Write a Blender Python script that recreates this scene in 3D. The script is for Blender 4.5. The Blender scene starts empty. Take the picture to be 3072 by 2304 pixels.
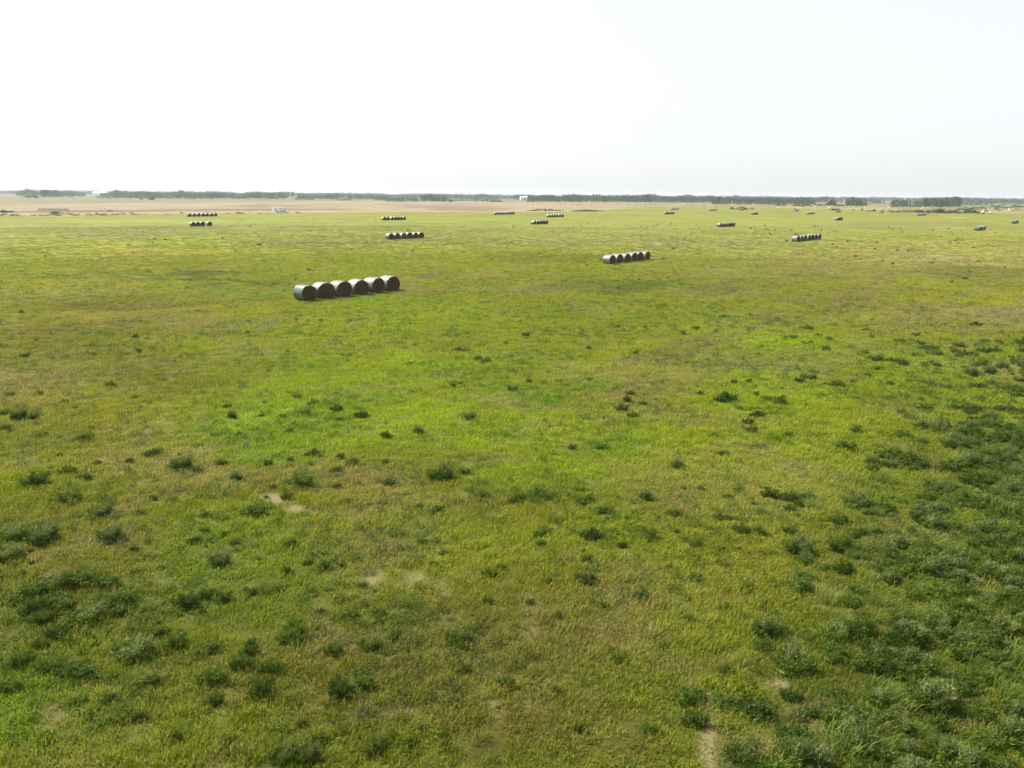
import bpy, bmesh, math, random
import numpy as np
from mathutils import Matrix, Vector

# ------------------------------------------------------------------ camera / light
SC = bpy.context.scene
PI = math.pi
CAM_H = 12.0
F = 2365.0                      # focal length in photo pixels (3072 wide)
PITCH = math.radians(13.46)
ROLL = math.radians(0.47)
f0 = np.array([0, math.cos(PITCH), -math.sin(PITCH)])
r0 = np.array([1.0, 0, 0])
u0 = np.array([0, math.sin(PITCH), math.cos(PITCH)])
RV = r0 * math.cos(ROLL) + u0 * math.sin(ROLL)
UV = -r0 * math.sin(ROLL) + u0 * math.cos(ROLL)
cam = bpy.data.cameras.new('camera')
cam.sensor_width = 36.0
cam.lens = 36.0 * F / 3072.0
cam.clip_start = 0.1
cam.clip_end = 60000
cam_ob = bpy.data.objects.new('camera', cam)
SC.collection.objects.link(cam_ob)
cam_ob.matrix_world = Matrix(((RV[0], UV[0], -f0[0], 0), (RV[1], UV[1], -f0[1], 0),
                              (RV[2], UV[2], -f0[2], CAM_H), (0, 0, 0, 1)))
SC.camera = cam_ob

SUN_AZ = math.radians(-57)      # clockwise from straight ahead (+Y)
SUN_EL = math.radians(47)
SUN_STRENGTH = 5.0
SKY_STRENGTH = 0.12
EXPOSURE = 0.98
HAZE_DENSITY = 0.85e-4
W = bpy.data.worlds.new('World')
SC.world = W
W.use_nodes = True
nt = W.node_tree
sky = nt.nodes.new('ShaderNodeTexSky')
sky.sky_type = 'NISHITA'
sky.sun_disc = False
sky.sun_elevation = SUN_EL
sky.sun_rotation = SUN_AZ
sky.altitude = 100
sky.air_density = 1.0
sky.dust_density = 2.0
sky.ozone_density = 1.0
bg = nt.nodes['Background']
bg.inputs[1].default_value = SKY_STRENGTH
hs = nt.nodes.new('ShaderNodeHueSaturation')
hs.inputs['Saturation'].default_value = 0.45
nt.links.new(sky.outputs[0], hs.inputs['Color'])
pale = nt.nodes.new('ShaderNodeMix')          # thin high overcast veil
pale.data_type = 'RGBA'
tcw = nt.nodes.new('ShaderNodeTexCoord')
spw = nt.nodes.new('ShaderNodeSeparateXYZ')
nt.links.new(tcw.outputs['Generated'], spw.inputs[0])
mrw = nt.nodes.new('ShaderNodeMapRange')        # thickest towards the horizon, thin overhead
mrw.interpolation_type = 'SMOOTHSTEP'
mrw.inputs['From Min'].default_value = 0.15
mrw.inputs['From Max'].default_value = 0.60
mrw.inputs['To Min'].default_value = 0.72
mrw.inputs['To Max'].default_value = 0.03
nt.links.new(spw.outputs['Z'], mrw.inputs['Value'])
dtw = nt.nodes.new('ShaderNodeVectorMath')       # the veil glows on the sunward side of the sky and is dull opposite
dtw.operation = 'DOT_PRODUCT'
dtw.inputs[1].default_value = (math.sin(math.radians(-25)), math.cos(math.radians(-25)), 0)
nt.links.new(tcw.outputs['Generated'], dtw.inputs[0])
mrs = nt.nodes.new('ShaderNodeMapRange')
mrs.interpolation_type = 'SMOOTHSTEP'
mrs.inputs['From Min'].default_value = -0.45
mrs.inputs['From Max'].default_value = 0.30
mrs.inputs['To Min'].default_value = 0.28
mrs.inputs['To Max'].default_value = 1.0
nt.links.new(dtw.outputs['Value'], mrs.inputs['Value'])
mlw = nt.nodes.new('ShaderNodeMath')
mlw.operation = 'MULTIPLY'
nt.links.new(mrw.outputs[0], mlw.inputs[0])
nt.links.new(mrs.outputs[0], mlw.inputs[1])
nt.links.new(mlw.outputs[0], pale.inputs['Factor'])
pale.inputs['B'].default_value = (4.00, 4.13, 4.22, 1)
nt.links.new(hs.outputs[0], pale.inputs['A'])
nt.links.new(pale.outputs['Result'], bg.inputs[0])
sl = bpy.data.lights.new('sun', 'SUN')
sl.energy = SUN_STRENGTH
sl.angle = math.radians(0.5)
sl.color = (1.0, 0.94, 0.84)
so = bpy.data.objects.new('sun', sl)
SC.collection.objects.link(so)
sd = Vector((math.sin(SUN_AZ) * math.cos(SUN_EL), math.cos(SUN_AZ) * math.cos(SUN_EL), math.sin(SUN_EL)))
so.rotation_euler = sd.to_track_quat('Z', 'Y').to_euler()
vs = SC.view_settings
vs.view_transform = 'Standard'
vs.look = 'None'
vs.exposure = EXPOSURE
vs.gamma = 1.0
vs.use_curve_mapping = False
SC.render.engine = 'CYCLES'

# ------------------------------------------------------------------ helpers
rng = np.random.default_rng(7)
random.seed(7)
C = SC.collection


def G(px, py, z=0.0):
    """ground point seen at photo pixel (px, py)"""
    d = f0 * F + RV * (px - 1536) - UV * (py - 1152)
    t = (CAM_H - z) / -d[2]
    return d[0] * t, d[1] * t


def PX(x, y, z=0.0):
    """photo pixel of world points (arrays)"""
    x = np.asarray(x, float); y = np.asarray(y, float)
    zz = z - CAM_H
    dep = x * f0[0] + y * f0[1] + zz * f0[2]
    a = x * RV[0] + y * RV[1] + zz * RV[2]
    b = x * UV[0] + y * UV[1] + zz * UV[2]
    dep = np.where(dep < 0.5, np.nan, dep)
    return 1536 + F * a / dep, 1152 - F * b / dep


def hz(px):
    return 574.0 + 24.5 * px / 3072.0


def dist_at(px, py):
    x, y = G(px, py)
    return math.hypot(x, y)


def vnoise(x, y, seed=0):
    xi = np.floor(x).astype(np.int64); yi = np.floor(y).astype(np.int64)
    fx = x - xi; fy = y - yi
    fx = fx * fx * (3 - 2 * fx); fy = fy * fy * (3 - 2 * fy)

    def h(a, b):
        n = (a * 374761393 + b * 668265263 + seed * 144665) & 0x7fffffff
        n = ((n ^ (n >> 13)) * 1274126177) & 0x7fffffff
        return ((n ^ (n >> 16)) & 0xffff) / 65535.0
    return (h(xi, yi) * (1 - fx) + h(xi + 1, yi) * fx) * (1 - fy) + (h(xi, yi + 1) * (1 - fx) + h(xi + 1, yi + 1) * fx) * fy


def fbm(x, y, scale, seed=0, oct=4):
    s = np.zeros_like(x, float); a = 1.0; t = 0
    # rotate so the lattice never lines up with the view
    xr = x * 0.8253 - y * 0.5646; yr = x * 0.5646 + y * 0.8253
    for o in range(oct):
        s += a * vnoise(xr / scale * 2 ** o + 17.3 * o, yr / scale * 2 ** o - 9.1 * o, seed + o)
        t += a; a *= 0.55
    return s / t


def smooth(a, b, v):
    t = np.clip((v - a) / (b - a), 0, 1)
    return t * t * (3 - 2 * t)


def mat(name):
    m = bpy.data.materials.new(name)
    m.use_nodes = True
    return m, m.node_tree, m.node_tree.nodes['Principled BSDF']


def N(nt, t, **kw):
    n = nt.nodes.new(t)
    for k, v in kw.items():
        setattr(n, k, v)
    return n


def simple(name, col, rough=0.8, vary=0.15, scale=2.0, bump=0.0, spec=0.3, coord='Object', metal=0.0):
    m, t, p = mat(name)
    tc = N(t, 'ShaderNodeTexCoord')
    no = N(t, 'ShaderNodeTexNoise'); no.inputs['Scale'].default_value = scale; no.inputs['Detail'].default_value = 6
    t.links.new(tc.outputs[coord], no.inputs['Vector'])
    mx = N(t, 'ShaderNodeMix', data_type='RGBA')
    mx.inputs['A'].default_value = (*[c * (1 - vary) for c in col], 1)
    mx.inputs['B'].default_value = (*[min(1, c * (1 + vary)) for c in col], 1)
    t.links.new(no.outputs['Fac'], mx.inputs['Factor'])
    t.links.new(mx.outputs['Result'], p.inputs['Base Color'])
    p.inputs['Roughness'].default_value = rough
    p.inputs['Specular IOR Level'].default_value = spec
    p.inputs['Metallic'].default_value = metal
    if bump:
        b = N(t, 'ShaderNodeBump'); b.inputs['Strength'].default_value = bump; b.inputs['Distance'].default_value = 0.05
        t.links.new(no.outputs['Fac'], b.inputs['Height']); t.links.new(b.outputs[0], p.inputs['Normal'])
    return m


def leafy(name, col_a, col_b, transl=0.35, obj_rand=True, scale=3.0, rough=0.6):
    """foliage: varies over each plant and from plant to plant; lets some light through"""
    m, t, p = mat(name)
    tc = N(t, 'ShaderNodeTexCoord')
    no = N(t, 'ShaderNodeTexNoise'); no.inputs['Scale'].default_value = scale; no.inputs['Detail'].default_value = 4
    t.links.new(tc.outputs['Object'], no.inputs['Vector'])
    oi = N(t, 'ShaderNodeObjectInfo')
    ad = N(t, 'ShaderNodeMath', operation='ADD'); ad.inputs[1].default_value = 0.0
    mr = N(t, 'ShaderNodeMapRange'); mr.inputs['From Min'].default_value = 0; mr.inputs['From Max'].default_value = 1
    mr.inputs['To Min'].default_value = -0.3; mr.inputs['To Max'].default_value = 0.3
    t.links.new(oi.outputs['Random'], mr.inputs['Value'])
    t.links.new(no.outputs['Fac'], ad.inputs[0]); t.links.new(mr.outputs[0], ad.inputs[1])
    mx = N(t, 'ShaderNodeMix', data_type='RGBA')
    mx.inputs['A'].default_value = (*col_a, 1); mx.inputs['B'].default_value = (*col_b, 1)
    t.links.new(ad.outputs[0], mx.inputs['Factor'])
    t.links.new(mx.outputs['Result'], p.inputs['Base Color'])
    p.inputs['Roughness'].default_value = rough
    p.inputs['Specular IOR Level'].default_value = 0.12
    tr = N(t, 'ShaderNodeBsdfTranslucent')
    t.links.new(mx.outputs['Result'], tr.inputs['Color'])
    ms = N(t, 'ShaderNodeMixShader'); ms.inputs[0].default_value = transl
    t.links.new(p.outputs[0], ms.inputs[1]); t.links.new(tr.outputs[0], ms.inputs[2])
    t.links.new(ms.outputs[0], t.nodes['Material Output'].inputs['Surface'])
    return m


def mesh_np(name, verts, faces, mats=(), smooth_=False, mat_idx=None):
    me = bpy.data.meshes.new(name)
    me.from_pydata([tuple(v) for v in verts], [], [tuple(f) for f in faces])
    for m in mats:
        me.materials.append(m)
    if mat_idx is not None:
        me.polygons.foreach_set('material_index', mat_idx)
    if smooth_:
        me.polygons.foreach_set('use_smooth', [True] * len(me.polygons))
    me.update()
    return me


def link(name, me, parent=None, loc=None):
    o = bpy.data.objects.new(name, me)
    C.objects.link(o)
    if parent is not None:
        o.parent = parent
    if loc is not None:
        o.location = loc
    return o


def tag(o, label=None, cat=None, group=None, kind=None):
    if label: o['label'] = label
    if cat: o['category'] = cat
    if group: o['group'] = group
    if kind: o['kind'] = kind
    return o


def thing(name, label, cat, loc=(0, 0, 0), rz=0.0, group=None):
    o = bpy.data.objects.new(name, None)
    o.empty_display_size = 0.2
    C.objects.link(o)
    o.location = loc
    o.rotation_euler = (0, 0, rz)
    return tag(o, label, cat, group)


def copy_tree(o, parent=None):
    c = o.copy()
    C.objects.link(c)
    c.parent = parent
    for ch in o.children:
        copy_tree(ch, c)
    return c


ORD = ['first', 'second', 'third', 'fourth', 'fifth', 'sixth', 'seventh', 'eighth', 'ninth', 'tenth', 'eleventh', 'twelfth',
       'thirteenth', 'fourteenth', 'fifteenth', 'sixteenth', 'seventeenth', 'eighteenth', 'nineteenth', 'twentieth',
       'twenty-first', 'twenty-second', 'twenty-third', 'twenty-fourth', 'twenty-fifth', 'twenty-sixth', 'twenty-seventh',
       'twenty-eighth', 'twenty-ninth', 'thirtieth', 'thirty-first', 'thirty-second', 'thirty-third', 'thirty-fourth', 'thirty-fifth']

# ------------------------------------------------------------------ colour of the land
S = 3072 / 2212.0    # the lists below were read off a 2212 px wide view
# (x, y, rx, ry, colour, strength)
LUSH = (0.130, 0.240, 0.010)
LIME = (0.240, 0.330, 0.006)
YELL = (0.275, 0.258, 0.014)
OLIV = (0.165, 0.160, 0.020)
TAN_ = (0.290, 0.225, 0.105)
GREY = (0.150, 0.165, 0.065)
DARK = (0.060, 0.095, 0.010)
NEAR = (0.128, 0.168, 0.010)  # darker, greener tone laid over the nearest ground
PATCH = [
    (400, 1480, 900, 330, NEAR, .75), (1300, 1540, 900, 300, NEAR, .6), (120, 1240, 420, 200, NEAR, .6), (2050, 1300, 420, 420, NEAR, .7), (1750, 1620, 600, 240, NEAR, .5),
    (580, 965, 170, 65, LUSH, .95), (800, 872, 120, 30, LUSH, .9), (690, 925, 170, 45, LUSH, .6), (640, 820, 160, 40, LUSH, .45), (700, 900, 420, 130, LIME, .55), (1150, 960, 420, 110, LIME, .4), (880, 800, 500, 60, LIME, .35),
    (1000, 925, 220, 55, LIME, .65), (940, 768, 120, 10, LIME, .9), (1145, 868, 100, 24, LUSH, .75), (1330, 985, 90, 32, LUSH, .6),
    (1230, 828, 90, 20, LUSH, .5), (1590, 722, 260, 22, LIME, .75), (1640, 850, 190, 50, LIME, .55), (1160, 1040, 180, 40, LIME, .35),
    (740, 660, 300, 14, LUSH, .4), (850, 690, 400, 40, LIME, .35), (1110, 760, 150, 20, LUSH, .3), (1400, 680, 260, 20, LUSH, .3),
    (200, 900, 320, 70, YELL, .35), (150, 740, 260, 60, OLIV, .5), (120, 620, 260, 25, YELL, .5), (350, 545, 330, 12, YELL, .6),
    (500, 665, 250, 20, YELL, .55), (100, 680, 240, 25, YELL, .5), (230, 655, 300, 12, OLIV, .7), (130, 590, 200, 10, OLIV, .6),
    (430, 598, 120, 8, DARK, .65), (520, 607, 80, 7, DARK, .6), (600, 623, 90, 8, LUSH, .6), (60, 720, 150, 20, OLIV, .5), (400, 805, 250, 30, OLIV, .4),
    (1950, 570, 420, 40, TAN_, .35), (2000, 640, 280, 30, YELL, .35), (2050, 690, 260, 30, TAN_, .4), (1700, 780, 230, 40, GREY, .3),
    (1300, 800, 240, 25, TAN_, .28), (1130, 890, 190, 14, TAN_, .3), (1500, 900, 200, 40, TAN_, .25), (1290, 618, 150, 14, DARK, .5),
    (1600, 1060, 280, 90, TAN_, .28), (1150, 1300, 330, 110, OLIV, .6), (1100, 1400, 330, 100, TAN_, .14), (1400, 1300, 260, 90, TAN_, .14),
    (800, 1500, 420, 120, OLIV, .6), (1150, 1560, 320, 90, OLIV, .8), (140, 1180, 220, 90, OLIV, .5), (100, 950, 150, 60, OLIV, .4),
    (60, 1540, 160, 90, LUSH, .5), (520, 1250, 180, 120, LUSH, .3), (150, 1300, 190, 80, DARK, .4), (840, 1560, 60, 20, TAN_, .6),
    (150, 1580, 30, 30, TAN_, .5), (2050, 830, 260, 120, DARK, .18), (2000, 1000, 260, 120, DARK, .25), (2000, 1300, 320, 200, DARK, .45),
    (1950, 1560, 350, 160, DARK, .5), (1650, 1200, 220, 120, OLIV, .35), (1940, 590, 250, 5, OLIV, .6), (2100, 585, 160, 14, DARK, .3),
    (470, 502, 420, 9, LUSH, .3), (1050, 492, 1000, 4, LUSH, .2), (300, 478, 460, 4, LIME, .7), (900, 478, 300, 4, LIME, .5),
    (1750, 507, 500, 5, LIME, .85), (1500, 497, 360, 4, LIME, .6), (2080, 516, 170, 6, YELL, .7), (1900, 536, 330, 7, YELL, .3), (1250, 470, 400, 3, LIME, .4),
    (1300, 520, 500, 9, GREY, .45), (700, 520, 250, 7, GREY, .3), (1700, 493, 600, 3, GREY, .6), (1700, 530, 130, 4, DARK, .4), (2000, 484, 260, 3, GREY, .7),
    (300, 490, 400, 3, OLIV, .4), (150, 512, 240, 5, OLIV, .4), (560, 488, 200, 3, GREY, .4), (1000, 505, 140, 5, GREY, .3), (1340, 465, 140, 2, DARK, .3),
]
# bare soil and thatch showing through (x, y, rx, ry, strength)
DIRT = [(503, 1036, 20, 9, 1.2), (525, 1048, 18, 7, .9), (545, 1058, 22, 7, 1.1), (567, 1070, 24, 8, 1.2), (592, 1083, 24, 8, 1.2), (628, 1100, 24, 7, 1.0),
        (800, 1255, 22, 10, .7), (895, 1258, 32, 14, .75), (960, 1272, 22, 12, .55), (790, 1285, 16, 10, .5), (1145, 1305, 26, 18, .5),
        (1135, 1362, 26, 14, .7), (1105, 1385, 18, 8, .6), (1072, 1535, 22, 10, .9), (1180, 1480, 16, 12, .6), (1530, 1585, 16, 22, .9),
        (1530, 1630, 18, 26, 1), (1545, 1545, 10, 16, .7), (1678, 1480, 26, 10, .9), (1700, 1395, 22, 16, .6), (1770, 1310, 20, 14, .5),
        (350, 1252, 22, 8, .5), (380, 1268, 14, 5, .6), (1255, 1038, 22, 6, .6), (1170, 1110, 16, 6, .3), (810, 1235, 20, 12, .4),
        (1060, 1165, 8, 5, .5), (205, 1150, 14, 6, .3), (1820, 1360, 20, 14, .4), (1640, 1335, 12, 8, .4), (1890, 1230, 14, 8, .3)]


RUTS = [((700, 1010), (1330, 800)), ((1330, 800), (1960, 700)), ((1700, 960), (2980, 700)), ((260, 860), (1130, 735)), ((1850, 1150), (2800, 780))]


def edge_y(px):
    """photo row of the near edge of the far dry field (left half), beyond it the land is stubble"""
    return np.interp(px, [-800, 0, 250, 560, 800, 1200, 1560, 1750, 1850, 2000, 2400, 3072, 3900],
                     [648, 647, 645, 641, 640, 637, 637, 634, 628, 620, 626, 641, 650])


def land(x, y):
    """colour of the land cover at world points, with grass self-shade put in far off; returns rgb, dirt amount"""
    x = np.asarray(x, float); y = np.asarray(y, float)
    d = np.hypot(x, y)
    px, py = PX(x, y)
    bad = ~np.isfinite(px)
    px = np.where(bad, 1536, px); py = np.where(bad, 2600, py)
    jx = (fbm(x, y, 9, 31) - .5); jy = (fbm(x, y, 9, 57) - .5)
    xs = px / S + jx * 120; ys = py / S
    ys = ys + jy * 0.28 * (ys - hz(px) / S)
    base = np.array([0.205, 0.238, 0.009])
    col = np.tile(base, (len(x), 1))
    n1 = fbm(x, y, 26, 1); n2 = fbm(x, y, 6, 2); n3 = fbm(x, y, 60, 3, 3); n4 = fbm(x, y, 2.2, 4, 3)

    def mixc(col, c, a):
        return col * (1 - a[:, None]) + np.array(c) * a[:, None]
    col = mixc(col, OLIV, 0.55 * smooth(.48, .70, n1))
    col = mixc(col, LIME, 0.50 * smooth(.50, .72, n3))
    col = mixc(col, LUSH, 0.25 * smooth(.54, .75, n2))
    col = mixc(col, TAN_, 0.38 * smooth(.55, .78, fbm(x, y, 11, 9)))
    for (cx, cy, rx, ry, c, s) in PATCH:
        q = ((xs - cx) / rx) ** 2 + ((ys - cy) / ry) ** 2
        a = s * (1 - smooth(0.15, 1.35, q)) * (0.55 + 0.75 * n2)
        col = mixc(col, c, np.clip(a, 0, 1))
    # mown swaths on the right side of the hay field
    th = math.radians(40)
    w = x * math.cos(th) - y * math.sin(th)
    sw = 0.5 + 0.5 * np.sin(w * 2 * PI / 7.0 + 2.2 * n1)
    col = mixc(col, DARK, .16 * sw ** 2 * smooth(.35, .6, n1) * (1 - smooth(200, 380, d)))
    a = smooth(60, 110, d) * (1 - smooth(260, 420, d)) * smooth(1250, 1900, px) * .55 * sw ** 3 * smooth(.3, .6, n3)
    col = mixc(col, (0.27, 0.23, 0.12), a)
    for (p0, p1) in RUTS:
        (ax0, ay0), (bx0, by0) = G(*p0), G(*p1)
        L0 = math.hypot(bx0 - ax0, by0 - ay0)
        ux, uy = (bx0 - ax0) / L0, (by0 - ay0) / L0
        t_ = (x - ax0) * ux + (y - ay0) * uy
        w_ = (x - ax0) * uy - (y - ay0) * ux + 1.6 * np.sin(t_ / 13.0) + .5 * np.sin(t_ / 4.7)
        e_ = np.minimum(np.abs(w_ - 1.0), np.abs(w_ + 1.0))
        a = (1 - smooth(.3, .9, e_)) * smooth(0, 8, t_) * (1 - smooth(L0 - 10, L0, t_)) * .65 * smooth(.35, .55, n2)
        col = mixc(col, (0.20, 0.165, 0.07), a)
    # thatch flecks
    col = mixc(col, TAN_, 0.30 * smooth(.60, .80, n4))
    col = mixc(col, DARK, 0.12 * smooth(.60, .80, fbm(x, y, 3.1, 14, 3)))
    dirt = np.zeros(len(x))
    for (cx, cy, rx, ry, s) in DIRT:
        q = ((px / S - cx + jx * 16) / (rx * 1.1)) ** 2 + ((py / S - cy + jy * 10) / (ry * 1.45)) ** 2
        dirt = np.maximum(dirt, s * (1 - smooth(0.2, 1.6, q)))
    dirt = dirt * smooth(.36, .58, .4 * n4 + .6 * fbm(x, y, .55, 71, 3) + .05)
    # far dry stubble
    ey = edge_y(px) + (fbm(x, y, 40, 77) - .5) * 2
    far = smooth(-0.8, 0.8, ey - py) * (~bad)
    nf = fbm(x, y / 3.0, 90, 21); nf2 = fbm(x, y / 2.0, 30, 22)
    stub = np.tile(np.array([0.42, 0.330, 0.205]), (len(x), 1))
    stub = mixc(stub, (0.47, 0.39, 0.235), smooth(.45, .65, nf2))
    stub = mixc(stub, (0.31, 0.215, 0.135), smooth(.55, .72, nf) * .8)
    ry_ = edge_y(px) - py
    stub = mixc(stub, (0.46, 0.38, 0.19), (1 - smooth(3, 7, ry_)) * .85)
    stub = mixc(stub, (0.19, 0.14, 0.07), smooth(7, 9, ry_) * (1 - smooth(11, 16, ry_)) * .75 * (1 - smooth(850, 1200, px)))
    stub = stub * (.80 + .16 * fbm(x, y / 4.0, 50, 27))[:, None] * np.array([.93, .95, .90])
    stub = mixc(stub, (0.22, 0.215, 0.10), smooth(30, 40, ry_) * .8)
    # right half: green-tan grass with pale cut
    rg = np.tile(np.array([0.235, 0.235, 0.072]), (len(x), 1))
    rg = mixc(rg, (0.35, 0.30, 0.13), smooth(.45, .65, nf2) * .9)
    rg = mixc(rg, (0.42, 0.35, 0.17), smooth(1, 2.5, ry_) * (1 - smooth(4, 6, ry_)) * smooth(2250, 2400, px) * .9)
    k = smooth(1700, 2050, px + (nf - .5) * 300)
    farc = stub * (1 - k[:, None]) + rg * k[:, None]
    far2 = np.clip(far, 0, 1)
    col = col * (1 - far2[:, None]) + farc * far2[:, None]
    # pale sandy streak on the right
    q = ((px - 2872) / 34) ** 2 + ((py - 652) / 1.4) ** 2
    col = mixc(col, (0.42, 0.36, 0.18), (1 - smooth(.4, 1.3, q)) * (~bad))
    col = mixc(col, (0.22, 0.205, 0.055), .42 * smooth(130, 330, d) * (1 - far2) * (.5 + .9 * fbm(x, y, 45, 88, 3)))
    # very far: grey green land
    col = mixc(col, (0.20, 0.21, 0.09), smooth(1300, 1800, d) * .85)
    col = col * (1 - .30 * smooth(130, 300, d) - .12 * far2)[:, None]  # grass self-shade put into the distant ground colour; stubble also toned down
    mod = 0.86 + 0.28 * fbm(x, y, 4.0, 40, 3) + (fbm(x, y, 13, 43, 4) - .5) * .55 * smooth(90, 260, d)
    col = col * mod[:, None]
    return np.clip(col, 0, 1), dirt


# ------------------------------------------------------------------ ground
def build_ground():
    rings = [0.6]
    while rings[-1] < 30000:
        r = rings[-1]
        rings.append(r * (1.25 if r < 9 else 1.011 if r < 1500 else 1.06))
    rings = np.array(rings)
    az = np.concatenate([np.arange(-44, 44.01, 0.3), np.arange(50, 315, 6.0)])
    az = np.radians(az)
    nr, na = len(rings), len(az)
    R, A = np.meshgrid(rings, az, indexing='ij')
    x = (R * np.sin(A)).ravel(); y = (R * np.cos(A)).ravel()
    dd = np.hypot(x, y)
    z = (fbm(x, y, 14, 90, 3) - .5) * 0.22 * (1 - smooth(60, 250, dd))
    vs_ = np.column_stack([x, y, z])
    vs_ = np.vstack([vs_, [[0, 0, 0]]])
    i, j = np.meshgrid(np.arange(nr - 1), np.arange(na), indexing='ij')
    i = i.ravel(); j = j.ravel(); j2 = (j + 1) % na
    quads = np.column_stack([i * na + j, i * na + j2, (i + 1) * na + j2, (i + 1) * na + j])[:, ::-1]
    tris = np.column_stack([np.full(na, nr * na), (np.arange(na) + 1) % na, np.arange(na)])
    me = bpy.data.meshes.new('ground')
    nq, ntri = len(quads), len(tris)
    me.vertices.add(len(vs_)); me.vertices.foreach_set('co', vs_.ravel())
    me.loops.add(nq * 4 + ntri * 3)
    me.loops.foreach_set('vertex_index', np.concatenate([quads.ravel(), tris.ravel()]))
    me.polygons.add(nq + ntri)
    ls = np.concatenate([np.arange(nq) * 4, nq * 4 + np.arange(ntri) * 3])
    me.polygons.foreach_set('loop_start', ls)
    me.polygons.foreach_set('use_smooth', [True] * (nq + ntri))
    me.update(calc_edges=True)
    me.validate()
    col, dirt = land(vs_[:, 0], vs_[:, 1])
    # brown thatch and soil under the grass, darkened further to paint shade between blades
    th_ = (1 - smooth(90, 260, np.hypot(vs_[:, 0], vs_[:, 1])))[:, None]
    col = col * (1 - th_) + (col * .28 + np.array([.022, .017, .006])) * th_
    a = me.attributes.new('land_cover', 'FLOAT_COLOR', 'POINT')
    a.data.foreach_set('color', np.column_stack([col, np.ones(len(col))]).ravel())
    b = me.attributes.new('bare_soil', 'FLOAT', 'POINT')
    b.data.foreach_set('value', dirt)
    m, t, p = mat('meadow_ground')
    at = N(t, 'ShaderNodeAttribute', attribute_name='land_cover')
    ad = N(t, 'ShaderNodeAttribute', attribute_name='bare_soil')
    tc = N(t, 'ShaderNodeTexCoord')
    n1 = N(t, 'ShaderNodeTexNoise'); n1.inputs['Scale'].default_value = 1.3; n1.inputs['Detail'].default_value = 7; n1.inputs['Roughness'].default_value = .65
    n2 = N(t, 'ShaderNodeTexNoise'); n2.inputs['Scale'].default_value = 0.22; n2.inputs['Detail'].default_value = 6
    for n in (n1, n2):
        t.links.new(tc.outputs['Object'], n.inputs['Vector'])
    m1 = N(t, 'ShaderNodeMapRange'); m1.inputs['From Min'].default_value = .3; m1.inputs['From Max'].default_value = .7
    m1.inputs['To Min'].default_value = .62; m1.inputs['To Max'].default_value = 1.30
    m2 = N(t, 'ShaderNodeMapRange'); m2.inputs['From Min'].default_value = .3; m2.inputs['From Max'].default_value = .7
    m2.inputs['To Min'].default_value = .84; m2.inputs['To Max'].default_value = 1.16
    t.links.new(n1.outputs['Fac'], m1.inputs['Value']); t.links.new(n2.outputs['Fac'], m2.inputs['Value'])
    mm = N(t, 'ShaderNodeMath', operation='MULTIPLY')
    t.links.new(m1.outputs[0], mm.inputs[0]); t.links.new(m2.outputs[0], mm.inputs[1])
    sc = N(t, 'ShaderNodeVectorMath', operation='SCALE')
    t.links.new(at.outputs['Color'], sc.inputs[0]); t.links.new(mm.outputs[0], sc.inputs['Scale'])
    soil = N(t, 'ShaderNodeMix', data_type='RGBA')
    soil.inputs['A'].default_value = (.10, .080, .035, 1); soil.inputs['B'].default_value = (.215, .185, .10, 1)
    t.links.new(n1.outputs['Fac'], soil.inputs['Factor'])
    mx = N(t, 'ShaderNodeMix', data_type='RGBA')
    t.links.new(ad.outputs['Fac'], mx.inputs['Factor'])
    t.links.new(sc.outputs[0], mx.inputs['A']); t.links.new(soil.outputs['Result'], mx.inputs['B'])
    t.links.new(mx.outputs['Result'], p.inputs['Base Color'])
    p.inputs['Roughness'].default_value = .95
    p.inputs['Specular IOR Level'].default_value = 0.1
    bp = N(t, 'ShaderNodeBump'); bp.inputs['Strength'].default_value = .7; bp.inputs['Distance'].default_value = .12
    t.links.new(n1.outputs['Fac'], bp.inputs['Height']); t.links.new(bp.outputs[0], p.inputs['Normal'])
    me.materials.append(m)
    o = link('ground', me)
    tag(o, kind='structure')
    return o


build_ground()

# ------------------------------------------------------------------ plant meshes
def grass_mesh(name, nb, rad, h0, h1, wid, m, lean=0.25, seed=0):
    r = np.random.default_rng(seed)
    V = []; Fc = []
    for k in range(nb):
        a = r.uniform(0, 2 * PI); q = rad * math.sqrt(r.uniform(0, 1))
        x, y = q * math.cos(a), q * math.sin(a)
        h = r.uniform(h0, h1); w = wid * r.uniform(.6, 1.3)
        ya = r.uniform(0, PI)
        dx, dy = math.cos(ya) * w, math.sin(ya) * w
        la = r.uniform(0, 2 * PI); L = h * r.uniform(.15, .8)
        lx, ly = math.cos(la) * L + lean * h, math.sin(la) * L
        b = len(V)
        V += [(x - dx, y - dy, -0.03), (x + dx, y + dy, -0.03),
              (x + lx * .35 + dx * .8, y + ly * .35 + dy * .8, h * .6), (x + lx * .35 - dx * .8, y + ly * .35 - dy * .8, h * .6),
              (x + lx, y + ly, h * r.uniform(.75, 1.0))]
        Fc += [(b, b + 1, b + 2, b + 3), (b + 3, b + 2, b + 4)]
    return mesh_np(name, V, Fc, (m,))


def leaf_faces(r, P, size, V, Fc, mi, idx, elong=1.6, lean=0.0, up=0.35):
    """leaf clumps: small folded quads at points P"""
    for (x, y, z) in P:
        s = size * r.uniform(.55, 1.35)
        d = r.normal(size=3); d[2] = abs(d[2]) * .6 + up; d[0] += lean
        d /= np.linalg.norm(d)
        e = np.cross(d, r.normal(size=3)); e /= np.linalg.norm(e) + 1e-9
        b = len(V)
        p = np.array([x, y, z])
        V += [tuple(p - e * s * .5), tuple(p + d * s * elong * .5 - e * s * .1), tuple(p + d * s * elong), tuple(p + e * s * .5 + d * s * .3)]
        Fc.append((b, b + 1, b + 2, b + 3)); mi.append(idx)


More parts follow.
